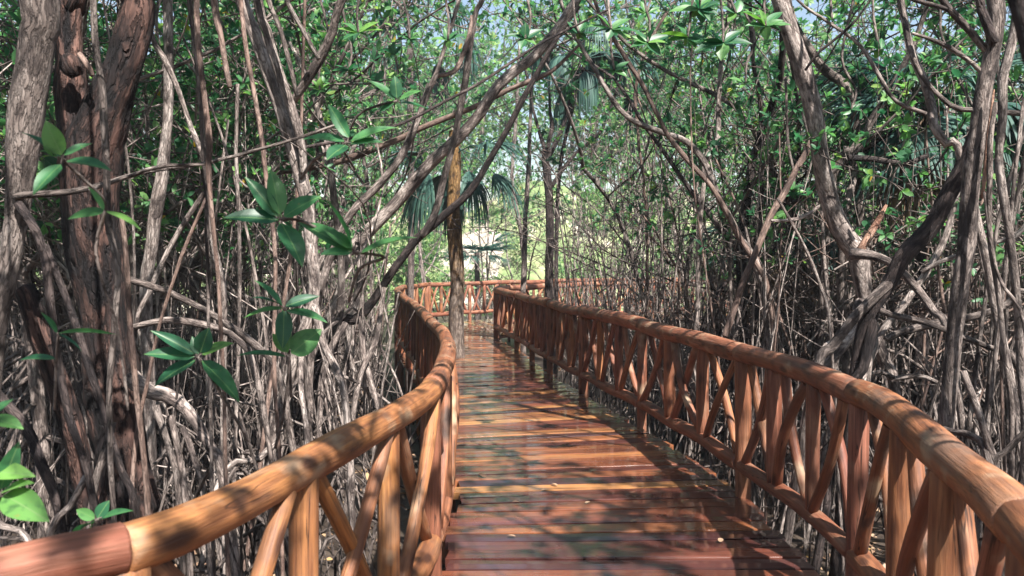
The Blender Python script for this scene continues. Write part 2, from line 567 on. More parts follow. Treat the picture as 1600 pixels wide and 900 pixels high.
# ------------------------------------------------------------------ ground, bank, sky-side setting
def grid_sheet(name, x0, x1, y0, y1, nx, ny, zf, mat, label=None):
    xs, ys = np.linspace(x0, x1, nx), np.linspace(y0, y1, ny)
    X, Y = np.meshgrid(xs, ys)
    Z = zf(X, Y)
    v = np.stack([X, Y, Z], 2).reshape(-1, 3)
    i = np.arange(ny - 1)[:, None] * nx
    j = np.arange(nx - 1)[None]
    q = np.stack([i + j, i + j + 1, i + nx + j + 1, i + nx + j], 2).reshape(-1, 4)
    mb = MB(); mb.add(v, q)
    return tag(mb.build(name, mat), label, None, None, "structure")


def gz(X, Y):
    near = np.exp(-((X) ** 2 + (Y - 10) ** 2) / 900)
    z = GROUND + near * (.05 * np.sin(X * 2.1 + Y * .7) * np.sin(Y * 1.7) + .04 * np.sin(X * 4.3 - Y * 3.1))
    return z


grid_sheet("ground", -60, 60, -30, 60, 200, 160, gz, MUD, "dark wet mud under the mangrove roots")
grid_sheet("far_ground", -220, 220, -220, 220, 8, 8, lambda X, Y: GROUND - .25 + 0 * X, MUD, "flat mangrove ground out to the horizon")


def bankz(X, Y):
    t = np.clip((Y - 30 - .12 * np.abs(X)) / 9, 0, 1)
    t = t * t * (3 - 2 * t)
    return GROUND - .1 + t * (5.2 + .6 * np.sin(X * .4) + .5 * np.sin(X * .9 + 1) + .3 * np.sin(Y * 1.3))


grid_sheet("grassy_hill", -45, 45, 29, 56, 120, 60, bankz, GRASSY, "sunlit grassy bank beyond the boardwalk")

def patchz(X, Y):
    e = ((X + 1.55) / 1.25) ** 2 + ((Y - 34.2) / 2.9) ** 2 + .25 * np.sin(X * 3 + Y) + .2 * np.sin(Y * 2.3 - X)
    return bankz(X, Y) + np.where(e < 1, .05, -.25)


grid_sheet("sand", -5, 1.2, 30.4, 39, 60, 80, patchz, SAND, "pale bare sand slope in the far clearing")

# ------------------------------------------------------------------ boardwalk curves (X, Y)
LEFT = [(-4.6, -5.0), (-3.3, -2.4), (-2.2, -.1), (-1.46, .98), (-.96, 1.50), (-.765, 1.71), (-.588, 2.45), (-.435, 3.2), (-.375, 3.80), (-.395, 4.87), (-.53, 6.2),
        (-.91, 8.43), (-1.25, 10.4), (-1.83, 13.2), (-2.2, 15.3), (-2.35, 17.6), (-2.05, 19.2), (-1.4, 20.1), (-.6, 20.8), (.55, 22), (2.9, 23.8), (5.6, 25.7)]
RIGHT = [(-2.7, -5.6), (-1.35, -3.2), (-.15, -1.0), (.78, .75), (1.16, 1.81), (1.33, 2.42), (1.50, 3.14), (1.565, 3.6), (1.56, 4.31), (1.50, 5.2), (1.346, 6.47),
         (1.2, 7.35), (.83, 9.26), (.52, 10.9), (.1, 13.6), (-.32, 16.0)]
RETURN = [(-.32, 16.0), (-.2, 16.9), (.5, 17.9), (1.9, 19.3), (4.5, 21.6), (8.2, 24.4)]


class Curve2:
    def __init__(s, pts):
        s.p = spline(pts, 12)
        s.s = np.concatenate([[0], np.cumsum(np.linalg.norm(np.diff(s.p, axis=0), axis=1))])
        s.len = s.s[-1]

    def at(s, t):
        return np.array([np.interp(t, s.s, s.p[:, 0]), np.interp(t, s.s, s.p[:, 1])])

    def dirn(s, t):
        return unit(s.at(min(t + .06, s.len)) - s.at(max(t - .06, 0)))

    def near(s, xy):
        return s.s[np.argmin(np.linalg.norm(s.p - np.asarray(xy), axis=1))]

    def dist(s, xy):
        return np.linalg.norm(s.p - np.asarray(xy), axis=1).min()


CL, CR, CT = Curve2(LEFT), Curve2(RIGHT), Curve2(RETURN)
CRT = Curve2(RIGHT + RETURN[1:])


def build_deck():
    # pair stations of the two edges, then planks across
    pairs = [((-4.6, -5.0), (-2.7, -5.6)), ((-3.3, -2.4), (-1.35, -3.2)), ((-2.2, -.1), (-.15, -1.0)), ((-1.42, 1.02), (.78, .75)), ((-.77, 1.74), (1.16, 1.81)),
             ((-.42, 3.2), (1.5, 3.14)), ((-.345, 4.87), (1.5, 5.0)), ((-.48, 6.2), (1.346, 6.47)), ((-.863, 8.43), (.83, 9.0)), ((-1.25, 10.4), (.52, 10.9)),
             ((-1.83, 13.2), (.1, 13.6)), ((-2.3, 17.0), (-.32, 16.0)), ((-2.05, 19.2), (-.25, 16.7)), ((-1.0, 20.45), (-.1, 17.2)), ((.55, 22), (1.0, 18.5)), ((6, 25.9), (5.5, 22.3)), ((9.5, 28), (8.2, 24.4))]
    A = np.array([np.concatenate(p) for p in pairs])
    S = spline(A, 24)
    mid = (S[:, :2] + S[:, 2:]) / 2
    arc = np.concatenate([[0], np.cumsum(np.linalg.norm(np.diff(mid, axis=0), axis=1))])
    mb = MB()
    s, i = 0.0, 0
    prev = .5
    while s < arc[-1] - .2:
        w = rng.uniform(.125, .165)
        e = [np.array([np.interp(t, arc, S[:, k]) for k in range(4)]) for t in (s + .004, s + w - .005)]
        a0, b0, a1, b1 = e[0][:2], e[0][2:], e[1][:2], e[1][2:]
        ax = unit(b0 - a0)
        l0, l1 = rng.uniform(-.03, .05, 2)
        a0, a1 = a0 - ax * l0, a1 - ax * (l0 + rng.normal() * .006)
        b0, b1 = b0 + ax * l1, b1 + ax * (l1 + rng.normal() * .006)
        n = 9
        z0 = rng.normal() * .0012
        tw = rng.normal(size=2) * .0018
        cup = rng.normal() * .0012
        ts = np.linspace(0, 1, n)
        bow = rng.normal() * .004
        top = []
        u = np.array((0, .04, .5, .96, 1))           # across the plank, with eased edges
        hz = np.array((-.0012, 0, cup, 0, -.0012))
        rows = []
        for t in ts:
            pa = a0 + (b0 - a0) * t
            pb = a1 + (b1 - a1) * t
            roll = tw[0] * (1 - t) + tw[1] * t
            for uu, h in zip(u, hz):
                q = pa + (pb - pa) * uu
                rows.append((q[0], q[1], z0 + bow * math.sin(math.pi * t) + h + roll * (uu - .5) * 2))
            for q in (pb, pa):
                rows.append((q[0], q[1], -.045))
        rows = np.array(rows)
        k = 7
        q = []
        for r in range(n - 1):
            for c in range(k):
                c2 = (c + 1) % k
                q.append((r * k + c, r * k + c2, (r + 1) * k + c2, (r + 1) * k + c)[::-1])
        b = (n - 1) * k
        ends = [(0, 1, 5, 6), (1, 2, 3, 4), (1, 4, 5, 5)]
        q += [(0, 1, 4, 6), ]
        q += [(b + 6, b + 4, b + 1, b + 0)]
        g = np.stack([np.tile(np.concatenate([u * w, [w, 0]]), n), np.repeat(ts * 1.9, k) + i * 3.7, np.full(n * k, i * 1.3)], 1)
        tone = np.clip(.52 - (prev - .5) * .7 + rng.normal() * .30, 0, 1)
        prev = tone
        mb.add(rows, q, [(1, 2, 3), (1, 3, 4), (4, 5, 6), (b + 3, b + 2, b + 1), (b + 4, b + 3, b + 1), (b + 6, b + 5, b + 4)], g, tone)
        s += w
        i += 1
    o = mb.build("boardwalk", DECK)
    o.data.polygons.foreach_set("use_smooth", np.zeros(len(o.data.polygons), bool))
    tag(o, "curving boardwalk of wet red brown planks", None, None, "structure")
    # stringers under the planks
    for f in (.10, .5, .90):
        pth = np.array([(*(a[:2] * (1 - f) + a[2:] * f), -.115) for a in S[::6]])
        mb = MB(); mb.tube(pth, .055, 6)
        st = mb.build("stringer", WOOD, o); st["tone"] = .1; st["wear"] = 1.0
    return S, arc


DECK_S, DECK_ARC = build_deck()
MIDS = (DECK_S[:, :2] + DECK_S[:, 2:]) / 2
WID = np.linalg.norm(DECK_S[:, :2] - DECK_S[:, 2:], axis=1) / 2


def off_deck(x, y):
    """clearance from the walkway's edge"""
    d = np.hypot(MIDS[:, 0] - x, MIDS[:, 1] - y)
    return (d - WID).min()


# ------------------------------------------------------------------ railings
ZR, ZB = .95, .215


def log(parent, name, path, r, tone, wear, sides=14, rough=.03, bow=0.0, flat=None):
    mb = MB()
    mb.tube(path, r, sides, True, rough, s0=rng.uniform(0, 40), flat=flat)
    o = mb.build(name, WOOD, parent)
    o["tone"] = float(np.clip(tone, 0, 1)); o["wear"] = float(wear)
    return o


def railing(label, cv, s_posts, rt, tonef, zr=ZR):
    """top rail logs between long posts, bottom rail logs, two short posts and crossed braces per bay"""
    p0 = cv.at(s_posts[0])
    root = empty("wooden_railing", (p0[0], p0[1], 0), label, "railing")
    base = np.array((p0[0], p0[1], 0))

    def w3(s, z, off=0.0):
        p = cv.at(s); d = cv.dirn(s)
        n = np.array((-d[1], d[0]))
        return np.array((p[0] + n[0] * off, p[1] + n[1] * off, z)) - base

    for i in range(len(s_posts) - 1):
        a, b = s_posts[i], s_posts[i + 1]
        y = cv.at((a + b) / 2)[1]
        tn = tonef(y)
        # top rail log
        k = max(4, int((b - a) / .12))
        ss = np.linspace(a - .002, b + .002, k)
        sag = rng.normal() * .008
        wig = rng.uniform(0, 6.28)
        pth = np.array([w3(s, zr + sag * math.sin(math.pi * j / (k - 1)) + .006 * math.sin(wig + j * .5), .004 * math.sin(wig * 2 + j * .4)) for j, s in enumerate(ss)])
        swell = 1 + .03 * np.sin(np.arange(k) * rng.uniform(.5, .9) + wig) + .025 * np.sin(np.arange(k) * rng.uniform(1.1, 1.7))
        log(root, "top_rail", pth, rt * (1 + .05 * rng.normal()) * np.linspace(1 + .04 * rng.normal(), 1 + .04 * rng.normal(), k) * swell, tn, 1.1 if (cv is CR and y < 3.6) else (.15 if cv is CL and y < 1.7 else .7), 20, .035)
        # bottom rail log
        ss = np.linspace(a + .03, b - .03, k)
        pth = np.array([w3(s, ZB + .008 * math.sin(wig + j * .6)) for j, s in enumerate(ss)])
        log(root, "bottom_rail", pth, .052 * (1 + .06 * rng.normal()), tn * .8, .3, 12, .03)
        for m in range(3):
            s0, s1 = a + (b - a) * m / 3, a + (b - a) * (m + 1) / 3
            if m == 0:
                lo, r = -.85, rng.uniform(.053, .060)
            else:
                lo, r = ZB + .03, rng.uniform(.045, .054)
            n = 9
            zz = np.linspace(lo, zr - rt * .75, n)
            off = rng.normal() * .004
            lean = rng.normal(size=2) * .012
            bx = rng.normal(size=2) * .006
            pth = np.array([w3(s0 + lean[0] * t + bx[0] * math.sin(3.1 * t), z, off + lean[1] * .4 * t + bx[1] * math.sin(3.1 * t)) for z, t in zip(zz, np.linspace(0, 1, n))])
            log(root, "post", pth, r * np.linspace(1 + rng.normal() * .06, .96, n), np.clip(tn + rng.normal() * .22, 0, 1), rng.choice((.15, .3, .9)), 14, .03, flat=rng.uniform(0, 3))
            for sgn in (1, -1):
                ta, tb = (s0 + .055, s1 - .05) if sgn > 0 else (s1 - .06, s0 + .05)
                ta, tb = ta + rng.uniform(-.02, .09) * sgn, tb - rng.uniform(-.02, .11) * sgn
                rr = rng.uniform(.025, .032)
                zt, zb2 = zr - rt * .8, ZB + .045
                n = 8
                o1 = sgn * rng.uniform(.012, .022)
                bx = rng.normal(size=2) * .017
                pth = np.array([w3(ta + (tb - ta) * t + bx[0] * math.sin(3.1 * t), zt + (zb2 - zt) * t, o1 + bx[1] * math.sin(3.1 * t)) for t in np.linspace(0, 1, n)])
                log(root, "brace", pth, rr * np.linspace(1 + rng.normal() * .08, 1 + rng.normal() * .08, n), np.clip(tn + rng.normal() * .3, 0, 1), rng.choice((.2, .5, 1.0)), 12, .04)
    # closing post
    pth = np.array([w3(s_posts[-1], z) for z in np.linspace(-.85, zr - rt * .7, 8)])
    log(root, "post", pth, .056, tonef(cv.at(s_posts[-1])[1]), .2, 14, .03)
    root.location = base
    return root


rp = [CR.near(p) for p in ((1.16, 1.81), (1.565, 3.6), (1.50, 5.2), (1.2, 7.35), (.83, 9.26), (.52, 10.9), (.1, 13.6))]
rp = [rp[0] - 5.4, rp[0] - 3.6, rp[0] - 1.8] + rp[:6] + [(rp[5] + rp[6]) / 2] + [rp[6], CR.len - .02]
railing("waist high log railing with crossed braces along the right side of the boardwalk", CR, rp, .064,
        lambda y: .5 if y < 3.6 else (.18 if y < 10 else .25))
ls = CL.near((-.345, 3.75))
lp = [CL.near((-3.3, -2.4)), CL.near((-2.2, -.1)), CL.near((-.85, 1.66)), ls]
e_ = CL.near((-2.05, 19.2))
k_ = int((e_ - ls) / 1.95)
lp += list(np.linspace(ls, e_, k_ + 1)[1:])
railing("waist high log railing sweeping in an S along the left side of the boardwalk", CL, lp, .054,
        lambda y: .0 if y < 1.6 else (.85 if y < 3.8 else .35))
fp = list(np.linspace(e_ + .12, CL.len - .05, 8))
railing("far log railing closing the bend behind the gold barked palm", CL, fp, .058, lambda y: .15)
railing("short log railing where the boardwalk turns away to the right", CT, list(np.linspace(.12, CT.len, 6)), .06, lambda y: .15)

# ------------------------------------------------------------------ traced trees
def path_px(pts, d0, d1=None):
    """pts (x, y, width_px) at depths d0..d1 -> rows x,y,z,r"""
    d1 = d0 if d1 is None else d1
    n = len(pts)
    L = np.concatenate([[0], np.cumsum([math.hypot(pts[i + 1][0] - pts[i][0], pts[i + 1][1] - pts[i][1]) for i in range(n - 1)])])
    out = []
    for (x, y, w), t in zip(pts, L / max(L[-1], 1)):
        d = d0 + (d1 - d0) * t
        out.append((*P(x, y, d), max(.004, w / 2 * d / F)))
    return np.array(out)


def limb(parent, name, pts, mat, d0, d1=None, rough=.06, sides=10, k=5, wob=.25, base=None):
    """a traced stem as one mesh; parent None makes it a thing of its own"""
    p = path_px(pts, d0, d1) if not isinstance(pts, np.ndarray) else pts
    s = spline(p, 12)
    arc = np.concatenate([[0], np.cumsum(np.linalg.norm(np.diff(s[:, :3], axis=0), axis=1))])
    rm = np.median(s[:, 3])
    thick = rm > .035
    m = int(np.clip(arc[-1] / (max(.03, rm * .45) if thick else max(.06, rm * 1.6)), 5, 170))
    tt = np.linspace(0, arc[-1], m)
    s = np.stack([np.interp(tt, arc, s[:, c]) for c in range(4)], 1)
    r = np.maximum(s[:, 3] * (.70 if thick else .80), .003)

    def soft(x, it):
        for _ in range(it):
            x = (x + np.roll(x, 1, 0) + np.roll(x, -1, 0)) / 3
        return x / (np.abs(x).max() + 1e-9)
    it = 14 if thick else 3
    jit = soft(rng.normal(size=(m, 3)), it)
    jit[[0, -1]] = 0
    q = s[:, :3] + jit * (r * (wob if thick else wob * 2.2))[:, None]
    r = r * (1 + (.05 if thick else .10) * soft(rng.normal(size=m), it))
    mb = MB()
    if thick:
        red = mat.name.startswith("flaking")
        mb.tube(q if base is None else q - base, r, max(sides, 30 if red else 20), True, rough * .5, furrow=(.22, 3.2, 5.0) if red else (.10, 2.6, 7.0))
    else:
        mb.tube(q if base is None else q - base, r, sides, True, rough)
    return mb.build(name, mat, parent)


def extend_down(rows, spread=.0, flare=1.0):
    """add a foot down to the mud at the end of a traced path"""
    e = rows[-1]
    v = unit(rows[-1][:3] - rows[-2][:3])
    h = e[2] - (GROUND - .1)
    if h < .05: return rows
    f = (0.5, 1.0)
    add = [(e[0] + v[0] * h * .3 * t + spread * t, e[1] + v[1] * h * .3 * t, e[2] - h * t, e[3] * (1 + (flare - 1) * t)) for t in f]
    return np.vstack([rows, add])


def extend_up(rows, h, lean=(0, 0), taper=.7):
    e = rows[0]
    v = unit(rows[0][:3] - rows[1][:3])
    v = unit(v + np.array((0, 0, .5)))
    add = [(e[0] + (v[0] + lean[0]) * h * t, e[1] + (v[1] + lean[1]) * h * t, e[2] + max(v[2], .6) * h * t, e[3] * (1 - (1 - taper) * t)) for t in (1.0, .5)]
    return np.vstack([add, rows])


def crown_on(root, base, tip, spread, n, r0=.02, leaf=LEAF, T=T8, zmin=None, cname="crown", tone=(0, .8)):
    """twigs spreading from a branch tip with whorls of leaves; one branch mesh and one crown mesh"""
    tw, P0, D0 = MB(), [], []
    for i in range(n):
        a = rng.uniform(0, 6.28)
        d = np.array((math.cos(a), math.sin(a), rng.uniform(-.1, .9)))
        L = spread * rng.uniform(.5, 1.1)
        p = walk_path(tip, d, L, .22, .22, .03)
        tw.tube(p - base, np.linspace(r0, r0 * .35, len(p)), 5, False)
        for j in range(2, len(p)):
            for _ in range(rng.integers(1, 4)):
                dd = unit(rng.normal(size=3) + np.array((0, 0, .5)))
                q = walk_path(p[j], dd, rng.uniform(.15, .5), .12, .25, .05)
                tw.tube(q - base, np.linspace(r0 * .35, .003, len(q)), 4, False)
                P0.append(q[-1]); D0.append(q[-1] - q[-2])
                if len(q) > 3: P0.append(q[-2]); D0.append(q[-1] - q[-2] + rng.normal(size=3) * .1)
    P0 = np.array(P0); D0 = np.array(D0)
    if zmin is not None:
        k = P0[:, 2] > zmin
        P0, D0 = P0[k], D0[k]
    tw.build("branch", BARK, root)
    mb = MB()
    rosettes(mb, P0 - base, D0, T=T, tone=tone)
    mb.build(cname, leaf, root)


def tree(label, foot, name="mangrove_tree", cat="tree", group=None):
    return empty(name, tuple(foot), label, cat, group), np.asarray(foot, float)


# --- far left pale trunk
rows = path_px([(64, -30, 72), (58, 60, 70), (44, 150, 70), (34, 230, 62), (28, 310, 52), (20, 370, 42), (8, 450, 40), (-12, 560, 42)], 3.0)
rows = extend_down(extend_up(rows, 3.2, (-.1, 0)), -.1, 1.3)
t, b = tree("pale smooth trunk at the left edge with two thin roots forking down from its knuckle", (rows[-1][0], rows[-1][1], GROUND))
limb(t, "trunk", rows, BARK, 0, base=b, sides=16, rough=.07)
D3 = 2.95
for pts in ([(28, 318, 18), (65, 385, 17), (78, 480, 16), (90, 560, 15), (110, 650, 15), (140, 750, 14), (152, 835, 14)],
            [(70, 383, 15), (97, 450, 14), (120, 507, 14), (147, 597, 14), (173, 683, 13), (190, 735, 13), (215, 805, 13)]):
    limb(t, "prop_root", extend_down(path_px(pts, D3, 2.9)), BARK_DARK, 0, base=b)
limb(t, "branch", path_px([(22, 307, 13), (110, 300, 12), (150, 292, 11), (230, 268, 9), (320, 255, 8), (390, 238, 7), (475, 213, 6), (540, 190, 4)], 2.95, 3.1), BARK, 0, base=b)
limb(t, "branch", path_px([(140, 297, 7), (185, 283, 7), (245, 262, 7), (320, 257, 5)], 2.95), BARK, 0, base=b)
crown_on(t, b, rows[0][:3], 1.7, 14)

# --- big dark forked trunk
D = 3.7
rows = path_px([(224, -60, 64), (215, 0, 66), (204, 60, 70), (186, 120, 78), (162, 185, 100), (142, 245, 116), (140, 310, 112), (146, 380, 108), (160, 500, 104), (183, 650, 104), (198, 760, 120), (206, 850, 150)], D)
rows = extend_up(extend_down(rows, .03, 1.35), 3.0, (.25, .1))
rf = rows
t, b = tree("thick dark trunk with flaking red bark forking into two behind the left railing", (rows[-1][0], rows[-1][1], GROUND))
limb(t, "trunk", rows, BARK_RED, 0, base=b, sides=26, rough=.10, wob=.12)
lf = extend_up(path_px([(105, -40, 48), (107, 0, 50), (108, 80, 52), (112, 160, 60), (122, 240, 70), (132, 320, 60)], D + .02), 3.0, (-.2, .1))
limb(t, "fork", lf, BARK_RED, 0, base=b, sides=18, rough=.12)
limb(t, "burl", path_px([(104, 88, 22), (113, 103, 44), (120, 118, 26)], D - .12), BARK_RED, 0, base=b, sides=12, rough=.15)
limb(t, "branch_stub", path_px([(124, 84, 9), (134, 98, 11), (144, 118, 9)], D - .18), BARK_PINK, 0, base=b, sides=8)
limb(t, "buttress_root", extend_down(path_px([(205, 590, 34), (233, 610, 30), (267, 627, 27), (300, 663, 25), (327, 703, 22), (347, 745, 20)], D - .15, D - .3)), BARK, 0, base=b, sides=12)
for pts in ([(243, 635, 15), (262, 700, 13), (278, 775, 12)], [(266, 650, 13), (280, 710, 12), (290, 775, 12)], [(285, 668, 13), (300, 720, 12), (316, 770, 11)], [(175, 660, 16), (150, 760, 15), (140, 860, 14)]):
    limb(t, "prop_root", extend_down(path_px(pts, D - .25, D - .35)), BARK, 0, base=b)
crown_on(t, b, lf[0][:3], 1.8, 12)
crown_on(t, b, rf[0][:3], 1.8, 12)

# --- sawn stub left of the dark trunk
rows = path_px([(38, 452, 46), (58, 505, 46), (85, 575, 44), (112, 670, 44), (135, 780, 40)], 3.3, 3.4)
t = limb(None, "tree_stump", extend_down(rows, .05), BARK_RED, 0, sides=14, rough=.12)
tag(t, "short leaning stump with a knotted end beside the pale left edge trunk", "stump")


def clear_down(rows):
    q = extend_down(rows)
    return q if len(q) == len(rows) or off_deck(q[-1][0], q[-1][1]) > .25 else rows


def stem_thing(name, label, cat, pts, mat, d0, d1=None, up=0, down=True, group=None, lean=(0, 0), **kw):
    rows = path_px(pts, d0, d1)
    if up: rows = extend_up(rows, up, lean)
    if down: rows = clear_down(rows)
    return tag(limb(None, name, rows, mat, 0, **kw), label, cat, group)


G_AER = "thin aerial roots hanging in the left thicket"
stem_thing("aerial_root", "grey knuckled root hanging in front of the dark forked trunk", "root", [(143, -20, 12), (147, 60, 15), (155, 110, 13), (163, 160, 15), (168, 293, 14), (172, 360, 13), (186, 420, 12), (180, 500, 12), (172, 593, 11), (172, 700, 11), (178, 830, 11)], BARK, 2.8, up=3, group=G_AER)
stem_thing("aerial_root", "thin grey root hanging just right of the dark forked trunk base", "root", [(190, 340, 9), (200, 430, 10), (203, 510, 10), (211, 600, 11), (222, 690, 11), (230, 830, 11)], BARK_PINK, 2.9, group=G_AER)
stem_thing("aerial_root", "straight reddish root hanging from the top left, kinked at its middle", "root", [(307, -20, 11), (315, 100, 11), (322, 180, 11), (326, 222, 13), (325, 262, 11), (328, 310, 9), (337, 390, 9), (345, 500, 8)], BARK_PINK, 2.9, 3.0, up=2.5, group=G_AER)
stem_thing("aerial_root", "short reddish hanging root ending in a rounded tip in mid air", "root", [(333, -20, 13), (342, 40, 10), (350, 90, 10), (359, 136, 9)], BARK_PINK, 2.8, up=2.5, down=False, group=G_AER)
stem_thing("aerial_root", "long pinkish root hanging left of the two stranded grey trunk", "root", [(381, 40, 9), (395, 130, 9), (408, 210, 10), (417, 290, 9), (430, 400, 9), (428, 560, 8), (436, 700, 8)], BARK_PINK, 3.4, up=2.0, group=G_AER)
stem_thing("aerial_root", "slim grey root crossing behind the straight reddish root", "root", [(293, -20, 8), (303, 60, 9), (311, 140, 8), (318, 240, 8), (322, 330, 7)], BARK, 3.1, up=2.0, group=G_AER)
stem_thing("aerial_root", "thin red root slanting down left from the crossing of grey stems", "root", [(322, 310, 6), (287, 393, 7), (263, 460, 7), (247, 513, 7), (230, 597, 8), (214, 680, 9), (205, 800, 9)], BARK_PINK, 3.0, group=G_AER)
stem_thing("aerial_root", "grey stem slanting down right from the dark trunk's right fork", "root", [(233, 45, 10), (255, 90, 11), (280, 140, 10), (300, 200, 10), (316, 245, 11), (326, 310, 11), (333, 380, 12), (345, 440, 13), (347, 520, 14)], BARK_PALE, 3.9, 4.1, up=2.0, group=G_AER)

# --- two stranded grey trunk
t, b = tree("two stranded grey trunk merging into one left of the boardwalk bend", tuple(P(405, 760, 4.2))[:2] + (GROUND,))
rows = extend_up(path_px([(372, -20, 28), (400, 60, 28), (425, 135, 28), (447, 200, 30), (466, 260, 30), (480, 320, 28), (487, 383, 27), (490, 450, 26), (478, 510, 26), (456, 575, 24), (440, 640, 24), (424, 700, 22)], 4.2), 2.6)
limb(t, "trunk", extend_down(rows), BARK_PALE, 0, base=b, sides=14)
top1 = rows[0][:3]
rows = extend_up(path_px([(402, -20, 18), (418, 50, 18), (436, 110, 18), (456, 170, 18), (470, 225, 16), (474, 270, 14)], 4.1, 4.15), 2.6, (.1, 0))
limb(t, "trunk", rows, BARK_PALE, 0, base=b)
limb(t, "branch", extend_up(path_px([(542, -10, 16), (523, 43, 17), (500, 90, 18), (476, 128, 18), (458, 158, 16)], 4.0, 4.15), 1.6, (.3, 0)), BARK, 0, base=b)
limb(t, "branch", extend_up(path_px([(441, -20, 9), (460, 25, 9), (480, 57, 10), (498, 92, 9)], 4.0), 1.6), BARK_PALE, 0, base=b)
limb(t, "branch", extend_up(path_px([(413, -20, 9), (438, 45, 9), (453, 100, 9), (464, 150, 8)], 4.0), 1.6), BARK, 0, base=b)
for pts in ([(430, 690, 14), (400, 720, 14), (350, 740, 13)], [(486, 470, 18), (508, 540, 16), (530, 590, 18), (540, 640, 14)], [(478, 500, 12), (470, 600, 12), (480, 700, 12)]):
    limb(t, "prop_root", extend_down(path_px(pts, 4.2, 4.0)), BARK_PALE, 0, base=b)
crown_on(t, b, top1, 1.6, 12)

# --- leaning mid trunks between the left thicket and the palm
t, b = tree("long grey trunk leaning right across the middle towards the upper centre", tuple(P(500, 430, 7.6))[:2] + (GROUND,))
rows = path_px([(925, -30, 20), (897, 8, 22), (868, 50, 22), (833, 90, 23), (800, 115, 23), (770, 143, 24), (747, 180, 24), (717, 213, 24), (677, 250, 25), (633, 300, 26), (587, 350, 27), (545, 390, 27), (503, 418, 28)], 7.3, 7.6)
limb(t, "trunk", extend_down(extend_up(rows, 1.6, (.5, 0)), -.1, 1.2), BARK_PALE, 0, base=b, sides=12)
limb(t, "branch", path_px([(905, 70, 6), (870, 105, 9), (845, 120, 11), (800, 138, 11), (750, 163, 12), (700, 183, 12), (653, 203, 13), (600, 227, 13), (547, 247, 14), (483, 263, 13), (433, 270, 12)], 7.8, 8.0), BARK_PINK, 0, base=b)
for pts in ([(545, 392, 16), (528, 460, 15), (500, 540, 14)], [(520, 410, 16), (470, 470, 15), (440, 560, 13)], [(560, 378, 13), (560, 450, 12), (545, 520, 12)]):
    limb(t, "prop_root", extend_down(path_px(pts, 7.5, 7.3)), BARK_PALE, 0, base=b)
crown_on(t, b, extend_up(rows, 1.6, (.5, 0))[0][:3], 1.5, 10)
top2 = extend_up(rows, 1.6, (.5, 0))[0][:3]

t, b = tree("dark crooked trunk rising right past the palm from behind the left railing", tuple(P(527, 505, 7))[:2] + (GROUND,))
rows = path_px([(905, 10, 8), (870, 60, 10), (833, 127, 12), (800, 187, 13), (765, 250, 14), (733, 300, 15), (690, 340, 17), (653, 370, 18), (627, 403, 18), (600, 443, 19), (580, 473, 20), (555, 500, 22), (520, 508, 22)], 6.6, 7.0)
limb(t, "trunk", extend_down(rows, -.1), BARK_DARK, 0, base=b)
limb(t, "branch", extend_up(path_px([(757, -10, 12), (743, 20, 12), (733, 83, 14), (721, 160, 14), (708, 225, 14), (693, 285, 15), (680, 333, 15), (660, 368, 16)], 6.7, 6.8), 1.5), BARK, 0, base=b)
limb(t, "branch", path_px([(737, 25, 8), (725, 80, 9), (710, 108, 10), (683, 119, 9)], 6.7, 6.5), BARK_PINK, 0, base=b)
for pts in ([(565, 495, 13), (570, 560, 12), (590, 640, 11)], [(540, 505, 14), (510, 560, 13), (500, 640, 12)], [(600, 450, 10), (590, 520, 10), (560, 600, 10)]):
    limb(t, "prop_root", extend_down(path_px(pts, 6.9, 6.6)), BARK, 0, base=b)

stem_thing("leaning_mangrove", "slim brown stem leaning right in front of the long grey trunk", "tree stem", [(690, 95, 9), (670, 140, 12), (650, 190, 13), (625, 247, 15), (583, 297, 16), (540, 350, 15), (510, 420, 15), (490, 520, 14)], BARK, 6.2, up=1.2)
stem_thing("dead_branch", "thin dark twig running level across the upper middle", "branch", [(960, 10, 4), (900, 40, 5), (850, 65, 5), (800, 97, 6), (750, 130, 6), (700, 157, 6), (633, 190, 6), (540, 218, 6), (470, 232, 6)], BARK_DARK, 5.0, 4.6, down=False)
for lab, pts, m, d in (
    ("thick grey root curving down right over the tangle behind the left railing", [(198, 436, 13), (253, 453, 13), (300, 473, 13), (350, 503, 13), (400, 540, 14), (440, 600, 13)], BARK, 4.1),
    ("pale arched root below the thick curving one behind the left railing", [(205, 512, 13), (267, 500, 14), (333, 513, 14), (367, 530, 13), (400, 580, 12)], BARK, 3.9),
    ("stout pale stem right of the dark forked trunk", [(262, -10, 18), (263, 100, 20), (262, 180, 21), (255, 260, 24), (246, 320, 26), (238, 380, 26), (228, 450, 26), (232, 560, 24)], BARK_PALE, 5.0),
    ("grey stem slanting down left beside the stout pale stem", [(330, 285, 8), (320, 300, 9), (290, 343, 10), (260, 400, 10), (233, 460, 10), (210, 520, 9)], BARK_PALE, 4.3),
    ("slanting root at the lower left corner above the red rail end", [(-20, 600, 20), (30, 660, 20), (60, 710, 20), (95, 800, 20)], BARK_DARK, 3.6),
    ("pale root poking up at the lower left corner", [(-20, 800, 12), (20, 835, 13), (55, 865, 13)], BARK_PALE, 2.3),
    ("mossy slanting root low behind the red rail end", [(135, 745, 14), (110, 790, 14), (75, 845, 14)], BARK_PALE, 3.0),
):
    stem_thing("prop_root_arch", lab, "root", pts, m, d)

